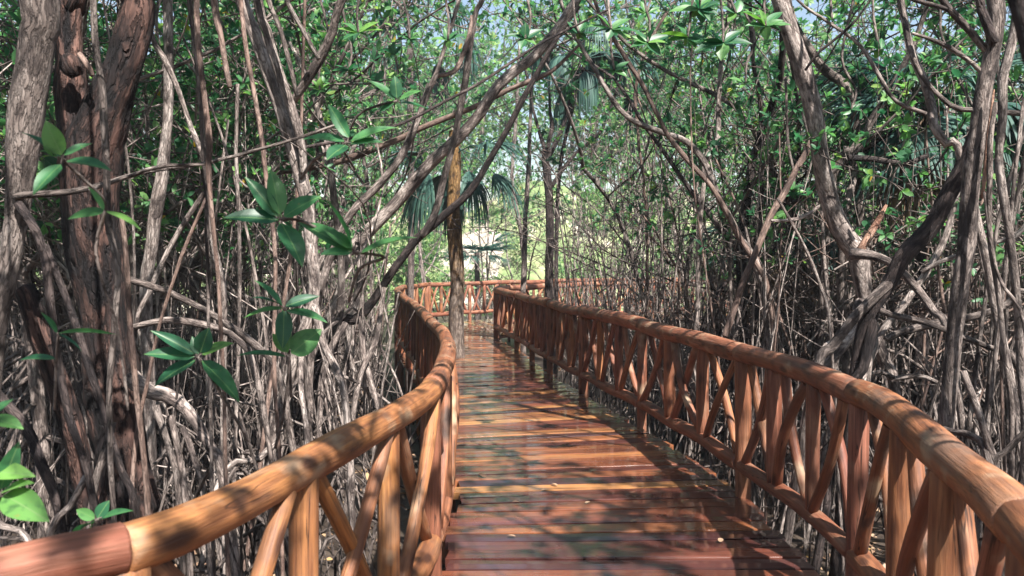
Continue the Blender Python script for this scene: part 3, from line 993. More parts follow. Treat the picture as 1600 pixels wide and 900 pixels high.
# --- right side: leaning pale trunk
D = 5.5
t, b = tree("pale leaning trunk with a broken stub at its crooked foot behind the right railing", tuple(P(1400, 640, D))[:2] + (GROUND,))
rows = path_px([(1210, -40, 33), (1220, 0, 34), (1236, 50, 35), (1251, 100, 36), (1264, 150, 36), (1274, 200, 37), (1282, 250, 38), (1295, 300, 40), (1310, 343, 42), (1327, 373, 44), (1343, 395, 44), (1346, 430, 36), (1352, 470, 30), (1365, 520, 26), (1382, 567, 25), (1397, 600, 24)], D)
up = extend_up(rows, 2.6, (-.1, .1))
limb(t, "trunk", extend_down(up), BARK_PALE, 0, base=b, sides=16, k=6)
limb(t, "broken_stub", path_px([(1345, 390, 18), (1367, 357, 15), (1376, 340, 13), (1385, 320, 6)], D - .1), TORN, 0, base=b)
limb(t, "prop_root", extend_down(path_px([(1330, 397, 26), (1373, 403, 18), (1407, 423, 17), (1433, 450, 16), (1457, 487, 16), (1481, 527, 15)], D - .2, D - .7)), BARK, 0, base=b)
for pts in ([(1345, 470, 20), (1330, 520, 18), (1300, 560, 17), (1270, 600, 16)], [(1360, 500, 16), (1320, 530, 15), (1280, 560, 14)], [(1395, 590, 10), (1377, 580, 9), (1340, 590, 8), (1310, 610, 8)],
            [(1398, 592, 10), (1433, 587, 9), (1470, 602, 8), (1490, 630, 8)], [(1370, 540, 14), (1350, 590, 13), (1345, 640, 12)]):
    limb(t, "prop_root", extend_down(path_px(pts, D - .1, D - .3)), BARK_PALE, 0, base=b)
crown_on(t, b, up[0][:3], 1.6, 12)

# --- right edge trunk with torn bark, and the dark trunk leaning into it
D = 4.4
t, b = tree("grey upright trunk with a strip of torn orange wood near the right edge", tuple(P(1478, 690, D))[:2] + (GROUND,))
rows = path_px([(1553, -30, 34), (1555, 40, 34), (1549, 85, 34), (1538, 133, 36), (1530, 187, 36), (1521, 253, 36), (1517, 300, 36), (1510, 367, 35), (1501, 450, 34), (1493, 517, 33), (1484, 597, 33), (1478, 680, 34)], D)
up = extend_up(rows, 3, (.0, .1))
limb(t, "trunk", extend_down(up, 0, 1.2), BARK, 0, base=b, sides=16, rough=.1)
limb(t, "torn_wood", path_px([(1553, 140, 3), (1549, 175, 8), (1544, 210, 10), (1539, 255, 10), (1534, 310, 6)], D - .10, D - .09), TORN, 0, base=b, sides=8)
limb(t, "fork", extend_up(path_px([(1524, -20, 16), (1530, 10, 16), (1541, 38, 17), (1552, 66, 18)], D - .05), 2, (-.2, 0)), BARK_DARK, 0, base=b)
limb(t, "branch", extend_up(path_px([(1466, -10, 13), (1484, 14, 14), (1502, 33, 15), (1522, 55, 15), (1540, 78, 14)], D, D), 1.5, (-.3, 0)), BARK, 0, base=b)
limb(t, "branch", path_px([(1415, -5, 7), (1445, 6, 8), (1480, 14, 8)], D), BARK, 0, base=b)
limb(t, "branch", path_px([(1425, 52, 6), (1467, 67, 8), (1493, 83, 9), (1535, 115, 9)], D), BARK_PALE, 0, base=b)
crown_on(t, b, up[0][:3], 1.6, 12)

t, b = tree("dark rough trunk slanting up right into the torn grey trunk", tuple(P(1330, 560, 4.9))[:2] + (GROUND,))
rows = path_px([(1545, 150, 26), (1522, 220, 34), (1503, 265, 36), (1483, 300, 37), (1450, 357, 37), (1413, 403, 36), (1388, 447, 32), (1360, 487, 30), (1342, 540, 26)], 4.5, 4.9)
limb(t, "trunk", extend_down(rows), BARK_DARK, 0, base=b, sides=14, rough=.1)
limb(t, "prop_root", extend_down(path_px([(1397, 437, 24), (1370, 460, 23), (1343, 487, 22), (1300, 540, 22), (1277, 575, 21)], 4.8, 4.75)), BARK, 0, base=b)
limb(t, "prop_root", extend_down(path_px([(1375, 485, 12), (1433, 500, 12), (1467, 513, 11), (1500, 527, 11), (1550, 547, 11), (1590, 570, 11)], 4.8, 4.6)), BARK, 0, base=b)
limb(t, "prop_root", extend_down(path_px([(1365, 480, 22), (1358, 530, 20), (1345, 580, 18), (1320, 620, 16)], 4.85)), BARK_DARK, 0, base=b)

for nm, lab, cat, pts, m, d0, d1, up in (
    ("leaning_mangrove", "pale straight stem nearest the right edge, right of the torn trunk", "tree stem", [(1588, 40, 17), (1571, 117, 17), (1565, 200, 17), (1567, 297, 16), (1579, 367, 16), (1587, 467, 15), (1593, 533, 15), (1597, 600, 15)], BARK_PALE, 4.0, 4.0, 2.5),
    ("aerial_root", "thin grey root dropping beside the torn orange wood", "root", [(1556, 160, 9), (1547, 233, 11), (1545, 297, 11), (1550, 400, 11), (1563, 483, 11), (1573, 583, 11), (1580, 650, 11)], BARK, 4.1, 4.1, 0),
    ("aerial_root", "slim bent root left of the pale straight right edge stem", "root", [(1538, 300, 4), (1545, 360, 5), (1556, 420, 6), (1575, 460, 7), (1600, 510, 7)], BARK, 4.0, 3.9, 0),
    ("leaning_mangrove", "pale bent stem curving down right into the dark slanting trunk", "tree stem", [(1403, -20, 14), (1413, 40, 14), (1428, 90, 15), (1446, 133, 16), (1457, 170, 17), (1461, 203, 18), (1483, 230, 17), (1505, 250, 16)], BARK_PALE, 4.9, 4.6, 2),
    ("hanging_branch", "thin branch hooking right beyond the pale bent stem", "branch", [(1408, -20, 9), (1420, 67, 10), (1440, 117, 10), (1467, 150, 10), (1493, 170, 11), (1527, 174, 11), (1605, 178, 12)], BARK, 4.7, 4.3, 2),
    ("hanging_branch", "long thin branch sagging from the leaning pale trunk's top", "branch", [(1245, 0, 5), (1287, 30, 6), (1340, 67, 7), (1373, 117, 8), (1400, 157, 8), (1447, 178, 8)], BARK_PALE, 5.3, 5.0, 1),
    ("leaning_mangrove", "grey stem curving behind the leaning pale trunk", "tree stem", [(1230, 0, 16), (1245, 45, 17), (1267, 80, 18), (1290, 110, 19), (1318, 133, 19), (1332, 167, 18), (1337, 200, 17), (1335, 260, 17), (1345, 340, 18)], BARK, 7.2, 7.2, 1),
    ("leaning_mangrove", "grey limb slanting down left between the two right trunks", "tree stem", [(1430, 65, 11), (1413, 100, 13), (1390, 143, 15), (1363, 187, 17), (1345, 220, 18), (1310, 255, 18), (1295, 330, 18)], BARK, 6.8, 7.0, 1),
    ("hanging_branch", "short level branch above the broken stub", "branch", [(1325, 246, 12), (1367, 250, 12), (1413, 257, 11), (1450, 242, 8)], BARK_DARK, 6.5, 6.5, 0),
    ("leaning_mangrove", "reddish brown stem leaning right left of the pale leaning trunk", "tree stem", [(1272, 205, 9), (1258, 237, 11), (1240, 270, 12), (1222, 305, 13), (1200, 347, 13), (1167, 427, 13), (1150, 477, 13), (1133, 525, 13)], BARK_PINK, 6.2, 6.0, 0),
    ("leaning_mangrove", "pale stem crossing behind the dark slanting trunk", "tree stem", [(1500, 290, 10), (1478, 367, 12), (1440, 433, 13), (1407, 487, 14), (1380, 515, 14), (1360, 570, 13)], BARK_PALE, 5.4, 5.3, 0),
    ("aerial_root", "thin root slanting down right left of the crooked trunk foot", "root", [(1215, 310, 5), (1253, 377, 6), (1283, 450, 6), (1297, 513, 6)], BARK_PALE, 4.8, 4.8, 0),
    ("prop_root_arch", "thick level root low behind the right trunks", "root", [(1385, 530, 14), (1450, 510, 15), (1517, 497, 15), (1567, 483, 15), (1620, 470, 15)], BARK, 5.2, 5.0, 0),
    ("prop_root_arch", "slim pale level root above the thick level one", "root", [(1440, 425, 9), (1467, 410, 9), (1533, 387, 9), (1585, 370, 9), (1640, 350, 9)], BARK_PALE, 5.0, 4.8, 0),
    ("prop_root_arch", "grey root leaning left beyond the near end of the right railing", "root", [(1505, 580, 14), (1513, 605, 14), (1530, 650, 14), (1547, 707, 14), (1555, 735, 14)], BARK, 3.9, 3.8, 0),
    ("prop_root_arch", "arched root stub beside the torn trunk's base", "root", [(1475, 670, 13), (1495, 678, 14), (1520, 684, 14), (1545, 720, 14)], BARK_PALE, 4.1, 3.8, 0),
    ("prop_root_arch", "root rising to the right edge beyond the near right rail", "root", [(1620, 655, 10), (1597, 677, 11), (1572, 705, 11), (1548, 735, 11)], BARK, 3.7, 3.8, 0),
    ("leaning_mangrove", "slim stem leaning left through the thicket over the middle of the right railing", "tree stem", [(940, 30, 7), (953, 53, 8), (990, 110, 9), (1013, 150, 9), (1033, 190, 9), (1047, 217, 9), (1083, 260, 10), (1118, 300, 10), (1153, 367, 10), (1183, 417, 10), (1200, 455, 10)], BARK_PINK, 7.4, 6.9, 1),
    ("leaning_mangrove", "thin stem rising right crossing the slim left leaning one", "tree stem", [(1065, -15, 7), (1027, 43, 7), (1007, 87, 7), (993, 140, 6), (996, 200, 6), (1005, 280, 6), (1010, 350, 6), (1012, 480, 6)], BARK_PINK, 10.5, 10.5, 1),
    ("leaning_mangrove", "pale stem bowing down right towards the thicket right of the palm fronds", "tree stem", [(890, 40, 8), (903, 62, 9), (933, 113, 10), (960, 160, 11), (987, 187, 12), (1033, 207, 12), (1073, 222, 13), (1100, 255, 14), (1120, 300, 15), (1150, 360, 15), (1190, 440, 16)], BARK_PALE, 7.6, 7.0, 1),
    ("leaning_mangrove", "straight pale stem standing over the middle of the right railing", "tree stem", [(1133, 60, 9), (1130, 80, 9), (1123, 150, 9), (1120, 217, 10), (1106, 245, 10), (1098, 300, 10)], BARK_PALE, 7.8, 7.8, 1),
    ("leaning_mangrove", "brown stem standing left of the leaning pale trunk", "tree stem", [(1175, 80, 8), (1177, 110, 8), (1187, 150, 8), (1190, 233, 9), (1190, 300, 9), (1185, 380, 9)], BARK_DARK, 8.2, 8.2, 1),
    ("hanging_branch", "dark twig rising right across the leaning pale trunk's top", "branch", [(1360, 0, 4), (1335, 35, 5), (1300, 65, 6), (1275, 85, 6), (1258, 110, 5)], BARK_DARK, 5.0, 5.2, 0),
    ("dead_branch", "pale crooked twig low over the right railing", "branch", [(1205, 345, 6), (1240, 345, 7), (1265, 335, 7), (1280, 322, 5)], BARK_PALE, 5.3, 5.3, 0),
    ("leaning_mangrove", "dark blurred branch very close at the upper right corner", "branch", [(1585, -80, 60), (1604, 20, 54), (1624, 110, 50), (1665, 200, 48)], BARK_DARK, 1.3, 1.2, 1),
    ("leaning_mangrove", "thin whitish trunk left of the dark far trunk", "tree stem", [(806, 190, 7), (800, 280, 8), (812, 350, 9), (818, 400, 9)], BARK_PALE, 19, 19, 2),
    ("leaning_mangrove", "slim grey trunk behind the far end of the right railing", "tree stem", [(826, 260, 9), (823, 310, 10), (820, 367, 11), (818, 440, 12)], BARK, 15.5, 15.5, 2),
):
    stem_thing(nm, lab, cat, pts, m, d0, d1, up, down=cat in ("root", "tree stem") and pts[-1][1] > 240)

# --- dark far trunk with open fork
D = 14
t, b = tree("dark trunk with forked boughs behind the far part of the right railing", tuple(P(858, 480, D))[:2] + (GROUND,))
limb(t, "trunk", extend_down(path_px([(850, 235, 15), (853, 260, 17), (858, 300, 18), (860, 367, 18), (857, 460, 20)], D)), BARK_DARK, 0, base=b)
for pts in ([(905, 105, 7), (893, 150, 8), (883, 190, 9), (866, 228, 10), (853, 255, 11)], [(950, 180, 6), (933, 213, 7), (897, 242, 9), (862, 290, 9)], [(838, 190, 6), (846, 215, 8), (850, 245, 9)], [(860, 170, 6), (862, 200, 8), (855, 240, 9)]):
    limb(t, "branch", extend_up(path_px(pts, D), 1.2), BARK_DARK, 0, base=b)
crown_on(t, b, P(895, 60, D), 1.9, 12, T=T4, leaf=LEAF)

# ------------------------------------------------------------------ fan palms
def frond_mesh(mb, base, d, petiole, Ln, nseg, droop, tone=(.1, .9), fan=2.3):
    """a fan leaf: petiole then pleated segments that droop"""
    d = unit(d)
    side = unit(np.cross(d, (0, 0, 1.0)))
    upv = np.cross(side, d)
    h = base + d * petiole + np.array((0, 0, -.12 * petiole))
    mb.tube(np.array([base, base + d * petiole * .5 + np.array((0, 0, .02)), h]), [.011, .009, .007], 5, False, tone=.6)
    for i in range(nseg):
        a = (i / (nseg - 1) - .5) * fan
        v = unit(d * math.cos(a) + side * math.sin(a) + upv * .08 * rng.normal())
        L = Ln * (1 - .28 * abs(a / fan * 2) ** 2) * rng.uniform(.88, 1.05)
        n = 6
        p, q = h.copy(), []
        vv = v.copy()
        for j in range(n + 1):
            q.append(p.copy())
            f = j / n
            vv = unit(vv + np.array((0, 0, -1.0)) * droop * (.25 + 1.1 * f))
            p = p + vv * L / n
        q = np.array(q)
        w = np.array((.006, .016, .020, .017, .012, .007, .0015)) * Ln / .75
        wd = unit(np.cross(v, upv)) * 1.0
        vtx = np.stack([q - wd * w[:, None], q + upv * (w * .45)[:, None], q + wd * w[:, None]], 1).reshape(-1, 3)
        k = np.arange(n)[:, None] * 3
        fq = np.concatenate([np.stack([k[:, 0], k[:, 0] + 1, k[:, 0] + 4, k[:, 0] + 3], 1), np.stack([k[:, 0] + 1, k[:, 0] + 2, k[:, 0] + 5, k[:, 0] + 4], 1)])
        mb.add(vtx, fq, None, None, rng.uniform(*tone))


def fan_palm(label, foot, top, r, nf, Ln, droopy, bark, fronds=PALM, trunk_path=None, dead=0, lo=-.5, pet=(.4, .7)):
    foot, top = np.asarray(foot, float), np.asarray(top, float)
    root = empty("fan_palm", tuple(foot), label, "palm")
    path = trunk_path if trunk_path is not None else np.array([foot, foot * .6 + top * .4 + rng.normal(size=3) * .04, top])
    s = spline(path, 10)
    mb = MB(); mb.tube(s[:, :3] - foot, s[:, 3] if s.shape[1] > 3 else r, 16, True, .05)
    mb.build("trunk", bark, root)
    for i in range(nf):
        a = i * 2.4 + rng.uniform(-.3, .3)
        e = rng.uniform(lo, .9)
        mb = MB()
        frond_mesh(mb, top - foot, (math.cos(a), math.sin(a), e), rng.uniform(*pet), Ln * rng.uniform(.85, 1.1), 30, droopy * rng.uniform(.7, 1.4) * (1.5 if e < 0 else 1))
        mb.build("frond", fronds, root)
    for i in range(dead):
        a = i * 2.4 + 1
        mb = MB()
        frond_mesh(mb, top - foot + np.array((0, 0, -.1)), (math.cos(a) * .6, math.sin(a) * .6, -1), rng.uniform(.3, .5), Ln * .9, 22, .6)
        mb.build("dead_frond", PALM_DRY, root)
    return root


pp = path_px([(710, 205, 18), (711, 262, 19), (708, 320, 20), (711, 380, 22), (715, 440, 22), (713, 500, 24), (716, 562, 27)], 12.6)[::-1]
foot = pp[0][:3].copy()
pp[0][2] = GROUND
pal = empty("fan_palm", (pp[0][0], pp[0][1], GROUND), "fan palm with gold lichen on its trunk growing up through the boardwalk planks", "palm")
b = np.array((pp[0][0], pp[0][1], GROUND))
s = spline(pp, 8)
lowc = s[:, 2] < P(715, 455, 12.6)[2]
cut = int(lowc.sum())
mb = MB(); mb.tube(s[:, :3] - b, s[:, 3], 20, True, .07, s0=0); mb.build("trunk", BARK_GOLD, pal)
topP = s[-1, :3]
for i, (tx, ty, dr, L, pt) in enumerate(((645, 300, .55, 1.15, .75), (615, 320, .5, 1.2, .7), (755, 290, .6, 1.0, .55), (690, 250, .6, 1.0, .6), (780, 240, .5, .9, .8), (655, 200, .35, 1, .8), (740, 190, .35, .9, .8), (700, 330, .8, .8, .5))):
    tgt = P(tx, ty, 12.6 + (-.35 if i % 2 == 0 else .4))
    mb = MB(); frond_mesh(mb, topP - b + np.array((0, 0, -.06 * i)), unit(tgt - topP), pt, L, 34, dr, (.25, 1.0)); mb.build("frond", PALM, pal)

fan_palm("tall fan palm with long blue green fronds drooping over the middle of the view", P(868, 520, 14.6) * (1, 1, 0) + (0, 0, GROUND), P(915, 92, 14.4), .05, 12, 1.0, 1.05, BARK_DARK, lo=-.9, pet=(.5, 1.1), trunk_path=np.array([(*(P(868, 520, 14.6)[:2]), GROUND, .04), (*P(872, 300, 14.6), .036), (*P(892, 180, 14.5), .034), (*P(915, 92, 14.4), .034)]))
fan_palm("fan palm with hanging fronds behind the leaning trunks at the upper middle", P(640, 480, 17.5) * (1, 1, 0) + (0, 0, GROUND), P(640, 40, 17.5), .07, 9, 1.2, .95, BARK, lo=-.9, pet=(.6, 1.2))
fan_palm("fan palm behind the torn trunk at the right", (3.9, 7.6, GROUND), (3.95, 7.6, 3.1), .07, 14, 1.0, .28, BARK_DARK, lo=-.6, dead=5)
fan_palm("young fan palm low in the right thicket", (3.6, 10.2, GROUND), (3.6, 10.2, 1.9), .06, 12, .9, .25, BARK, lo=-.4, dead=3)
fan_palm("short fan palm with spiky fronds in the far clearing", P(745, 480, 25) * (1, 1, 0) + (0, 0, GROUND), P(745, 395, 25), .08, 14, .9, .10, BARK, lo=-.2)
fan_palm("broad fan palm far behind the right thicket", (6.5, 18, GROUND), (6.5, 18, 3.2), .09, 16, 1.1, .22, BARK_DARK, lo=-.5, dead=4)
fan_palm("fan palm with hanging fronds deep in the left thicket", (-5.2, 15, GROUND), (-5.2, 15, 4.3), .08, 14, 1.2, .35, BARK_DARK, lo=-.6)

# ------------------------------------------------------------------ grown mangroves (kinds that are copied)
def prop_root_path(z, a, reach):
    s, c = math.sin(a), math.cos(a)
    k = rng.uniform(.75, 1.1)
    pts = [(0, 0, z), (c * reach * .35, s * reach * .35, z * k + .03), (c * reach * .8, s * reach * .8, z * .55), (c * reach, s * reach, -.08)]
    pts = np.array(pts) + rng.normal(size=(4, 3)) * .04 * np.array([[0], [1], [1], [1]])
    return spline(pts, 4)


def grow(h, r0, nroots, lod, lean, dens=1.0, zleaf=2.45, leafmat=LEAF, tone=(.08, .82), bark=BARK, nl=None):
    """returns a hidden-less list of (part name, mesh): trunk, branch..., prop_root..., crown; foot at the origin"""
    parts, P0, D0 = [], [], []
    d = unit(np.array((lean[0], lean[1], 1.0)))
    tr = walk_path((0, 0, -.08), d, h * .55, .3, .07, .05)
    mb = MB(); mb.tube(tr, np.linspace(r0 * 1.0, r0 * .62, len(tr)), 9 if lod < 2 else 6, True, .07)
    parts.append(("trunk", mb.mesh("trunk", bark)))
    nl = nl or int(rng.integers(3, 6))
    for i in range(nl):
        j = int(len(tr) * rng.uniform(.35, 1.0)) - 1 if i else len(tr) - 1
        j = max(j, 1)
        a = rng.uniform(0, 6.28)
        dv = unit(np.array((math.cos(a) * .9, math.sin(a) * .9, rng.uniform(.35, 1.4))))
        L = h * rng.uniform(.35, .6)
        br = walk_path(tr[j], dv, L, .28, .13, .05)
        mb = MB()
        rb = r0 * (.62 if i == 0 else rng.uniform(.3, .5))
        mb.tube(br, np.linspace(rb, rb * .3, len(br)), 7 if lod < 2 else 5, False, .05)
        for k in range(1, len(br)):
            for _ in range(rng.integers(0, 3) if k < len(br) - 1 else 3):
                a2 = rng.uniform(0, 6.28)
                d2 = unit(np.array((math.cos(a2), math.sin(a2), rng.uniform(-.2, 1.1))))
                tw = walk_path(br[k], d2, rng.uniform(.35, 1.0), .2, .2, .05)
                mb.tube(tw, np.linspace(max(.006, rb * .28), .004, len(tw)), 5 if lod < 2 else 4, False)
                pts = [(tw[-1], tw[-1] - tw[-2])]
                for m in range(1, len(tw)):
                    for _ in range(2 if rng.random() < dens else 1):
                        v = unit(rng.normal(size=3) + np.array((0, 0, .5)))
                        q = tw[m] + v * rng.uniform(.1, .3)
                        if lod < 2: mb.tube(np.array([tw[m], (tw[m] + q) / 2 + rng.normal(size=3) * .01, q]), [.004, .0035, .003], 4, False)
                        pts.append((q, v))
                for p_, v_ in pts:
                    if p_[2] > zleaf + rng.normal() * .3 and rng.random() < dens:
                        P0.append(p_); D0.append(v_)
        parts.append(("branch", mb.mesh("branch", bark)))
    for i in range(nroots):
        a = i * 2.4 + rng.uniform(-.4, .4)
        z = rng.uniform(.35, 1.9) if nroots > 5 else rng.uniform(.3, 1.1)
        q = prop_root_path(z, a, rng.uniform(.3, .6) + z * rng.uniform(.25, .55))
        jj = np.argmin(abs(tr[:, 2] - z))
        q[:, :2] += tr[jj, :2] * np.linspace(1, 0, len(q))[:, None]
        mb = MB(); mb.tube(q, np.linspace(r0 * rng.uniform(.28, .45), max(.008, r0 * .2), len(q)), 7 if lod < 2 else 5, False, .06)
        parts.append(("prop_root", mb.mesh("prop_root", bark)))
    if P0:
        mb = MB()
        rosettes(mb, np.array(P0), np.array(D0), n=(4, 7), T=T8 if lod < 2 else T4, tone=tone, Ln=(.06, .105) if lod < 2 else (.10, .19))
        parts.append(("crown", mb.mesh("crown", leafmat)))
    return parts


def intrudes(parts, loc, rz, sc, zmax=2.7):
    c, s_ = math.cos(rz) * sc, math.sin(rz) * sc
    for n, me in parts:
        if n == "prop_root": zm = .4
        else: zm = zmax
        co = np.empty(len(me.vertices) * 3, np.float32); me.vertices.foreach_get("co", co)
        v = co.reshape(-1, 3)[::7]
        x, y, z = v[:, 0] * c - v[:, 1] * s_ + loc[0], v[:, 0] * s_ + v[:, 1] * c + loc[1], v[:, 2] * sc + loc[2]
        k = (z < zm) & (y > -1.5)
        if not k.any(): continue
        d = np.hypot(MIDS[::3, 0][None] - x[k][:, None], MIDS[::3, 1][None] - y[k][:, None]) - WID[::3][None]
        if (d.min(1) < .02).any(): return True
    return False


def place(parts, name, loc, rz, sc, keep_roots=True, tilt=(0, 0), clear=False):
    if clear:
        for _ in range(14):
            if not intrudes(parts, loc, rz, sc * 1.06): break
            rz = rng.uniform(0, 6.28)
        else:
            return None
    root = empty(name, loc, None, "tree")
    root.rotation_euler = (tilt[0], tilt[1], rz)
    root.scale = (sc, sc, sc * rng.uniform(.92, 1.1))
    for n, me in parts:
        if n == "prop_root" and not keep_roots: continue
        link(n, me, root)
    return root


NEAR_KINDS = [grow(rng.uniform(5.0, 6.8), rng.uniform(.045, .08), int(rng.integers(8, 13)), 1, rng.normal(size=2) * .16, bark=(BARK, BARK_PALE, BARK, BARK_PALE, BARK_DARK, BARK_PALE, BARK)[i]) for i in range(7)]
SLIM_KINDS = [grow(rng.uniform(4.0, 5.6), rng.uniform(.02, .034), int(rng.integers(5, 9)), 1, rng.normal(size=2) * .22, dens=1.0, zleaf=2.45, bark=(BARK_PALE, BARK_PINK, BARK, BARK_PALE)[i % 4], nl=3) for i in range(6)]
FAR_KINDS = [grow(rng.uniform(6.5, 9), rng.uniform(.08, .12), 6, 2, rng.normal(size=2) * .1, dens=1.0, zleaf=.6, leafmat=LEAF_FAR, tone=(.0, .9), bark=BARK, nl=9) for i in range(5)]
CANOPY_KINDS = [grow(rng.uniform(7.2, 8.4), .045, 6, 1, rng.normal(size=2) * .12, dens=1.0, zleaf=4.4, bark=BARK, nl=8) for i in range(3)]
BUSH_KINDS = [grow(rng.uniform(2.2, 3.2), .035, 3, 2, rng.normal(size=2) * .1, dens=1.0, zleaf=.15, leafmat=LEAF_FAR, tone=(.1, 1.0), bark=BARK, nl=8) for i in range(3)]

ORD = "first second third fourth fifth sixth seventh eighth ninth tenth eleventh twelfth thirteenth fourteenth fifteenth sixteenth seventeenth eighteenth nineteenth twentieth".split()
ORD += ["twenty-" + o for o in ORD[:9]] + ["thirtieth"] + ["thirty-" + o for o in ORD[:9]] + ["fortieth"]


def scatter(n, sample, mind, ok, placed, tries=4000):
    out = []
    for _ in range(tries):
        if len(out) >= n: break
        x, y = sample()
        if not ok(x, y): continue
        if any((x - a) ** 2 + (y - b_) ** 2 < mind ** 2 for a, b_ in placed): continue
        placed.append((x, y)); out.append((x, y))
    return out


placed = []


def wedge(side, d0, d1, m=.72):
    def f():
        y = math.sqrt(rng.uniform(d0 * d0, d1 * d1))
        x = rng.uniform(-1, 0) if side < 0 else rng.uniform(0, 1)
        return x * m * y, y
    return f


def label_row(roots, what, where, group):
    """labels that single each tree out by its order across the picture"""
    rs = sorted(roots, key=lambda o: to_px(o.location)[0])
    for i, o in enumerate(rs):
        o["label"] = "%s from the left among the %s %s" % (ORD[min(i, len(ORD) - 1)], what, where)
        o["group"] = group


okL = lambda x, y: off_deck(x, y) > .55 and x < -.165 * y - .3
okR = lambda x, y: off_deck(x, y) > .55 and x > .06 * y + .55
okRt = lambda x, y: off_deck(x, y) > .55 and x > .235 * y - .1
for (side, ok, sname) in ((-1, okL, "left"), (1, okR, "right")):
    rows_ = []
    for nm, kinds, n, d0, d1, md, what, where in (
        ("mangrove_tree", NEAR_KINDS, 7, 5.4 if side < 0 else 6.6, 9.0, 1.15, "many rooted mangroves", "in the front of the %s thicket" % sname),
        ("mangrove_sapling", SLIM_KINDS, 14, 5.2 if side < 0 else 6.2, 9.5, .5, "slender crooked mangroves", "in the front of the %s thicket" % sname),
        ("mangrove_tree", NEAR_KINDS, 16 if side < 0 else 10, 8.5, 15.5, 1.1, "many rooted mangroves", "in the depth of the %s thicket" % sname),
        ("mangrove_sapling", SLIM_KINDS, 22, 9.0, 17.0, .6, "slender crooked mangroves", "in the depth of the %s thicket" % sname),
    ):
        pos = scatter(n, wedge(side, d0, d1), md, lambda x, y: off_deck(x, y) > (1.15 if kinds is NEAR_KINDS else .95) and (okRt if side > 0 and (kinds is NEAR_KINDS or d1 > 10) else ok)(x, y), placed)
        rs = []
        for i, (x, y) in enumerate(pos):
            kk = kinds[(i * 3 + (0 if side < 0 else 2)) % len(kinds)]
            r_ = place(kk, nm, (x, y, GROUND), rng.uniform(0, 6.28), rng.uniform(.85, 1.15), clear=True)
            if r_: rs.append(r_)
        label_row(rs, what, where, "%s of the %s thicket" % (what, sname))

# far trees and shrubs round the clearing and up the bank
rs = []
for (x, y) in scatter(34, lambda: (rng.uniform(-24, 24), rng.uniform(22, 31)), 2.4, lambda x, y: off_deck(x, y) > 1.2 and not (-5 < x < 9), placed):
    rs.append(place(FAR_KINDS[len(rs) % 5], "leafy_tree", (x, y, GROUND), rng.uniform(0, 6.28), rng.uniform(.8, 1.1), keep_roots=False))
label_row(rs, "leafy trees", "standing beyond the mangroves", "leafy trees beyond the mangroves")
rs = []
for (x, y) in scatter(26, lambda: (rng.uniform(-28, 28), rng.uniform(36, 50)), 2.6, lambda x, y: not (-.09 * y < x < .07 * y), placed):
    rs.append(place(FAR_KINDS[(len(rs) * 2) % 5], "leafy_tree", (x, y, float(bankz(x, y)) - .1), rng.uniform(0, 6.28), rng.uniform(.9, 1.3), keep_roots=False))
label_row(rs, "leafy trees", "up on the sunny bank", "leafy trees on the bank")
rs = []
for (x, y) in scatter(16, lambda: (rng.uniform(-14, 16), rng.uniform(37, 46)), 2.2, lambda x, y: not (-.11 * y < x < .09 * y), placed):
    rs.append(place(FAR_KINDS[(len(rs) * 3 + 1) % 5], "leafy_tree", (x, y, float(bankz(x, y)) - .1), rng.uniform(0, 6.28), rng.uniform(1.5, 2.0), keep_roots=False))
for (x, y) in ((-2.8, 45), (1.2, 48), (4.6, 44)):
    rs.append(place(FAR_KINDS[len(rs) % 5], "leafy_tree", (x, y, float(bankz(x, y)) - .1), rng.uniform(0, 6.28), 1.75, keep_roots=False))
label_row(rs, "tall leafy trees", "topping the sunny bank", "tall leafy trees on the bank")
rs = []
for (x, y) in scatter(30, lambda: (rng.uniform(-12, 16), rng.uniform(22.5, 37)), 1.3, lambda x, y: off_deck(x, y) > .9 and not (-.10 * y < x < -.015 * y and y > 26), placed):
    rs.append(place(BUSH_KINDS[len(rs) % 3], "shrub", (x, y, max(GROUND, float(bankz(x, y))) - .05), rng.uniform(0, 6.28), rng.uniform(.7, 1.2), keep_roots=False))
for (x, y) in ((-2.7, 31.2), (-.7, 31.4), (-1.7, 32.6), (-3.1, 34.5), (.2, 33.5)):
    rs.append(place(BUSH_KINDS[len(rs) % 3], "shrub", (x, y, max(GROUND, float(bankz(x, y))) - .05), rng.uniform(0, 6.28), rng.uniform(.5, .75), keep_roots=False))
for o in rs: o["category"] = "shrub"
label_row(rs, "low bright shrubs", "in the clearing behind the far railing", "bright shrubs in the clearing")

rs = []
for (x, y) in scatter(16, lambda: (rng.uniform(-4, 9), rng.uniform(19, 31)), 1.0, lambda x, y: off_deck(x, y) > .7, placed):
    r_ = place(SLIM_KINDS[len(rs) % 6], "mangrove_sapling", (x, y, max(GROUND, float(bankz(x, y)))), rng.uniform(0, 6.28), rng.uniform(1.2, 1.6), clear=True)
    if r_: rs.append(r_)
label_row(rs, "slim mangroves", "beyond the bend of the boardwalk", "slim mangroves beyond the bend")

# mangroves beside and behind the viewer whose crowns shade the walk
rs = []
for (x, y) in [(-3.4, 1.2), (-4.8, 3.4), (3.6, 1.0), (3.2, -1.6), (.9, -4.2), (4.6, 3.2), (-2.6, -4.8), (1.6, -6.2), (-1.2, -7.2)]:
    rs.append(place(NEAR_KINDS[len(rs) % 7], "mangrove_tree", (x, y, GROUND), rng.uniform(0, 6.28), rng.uniform(1.15, 1.5), keep_roots=abs(x) > 2))
label_row(rs, "tall mangroves", "beside the near boardwalk", "tall mangroves beside the near boardwalk")

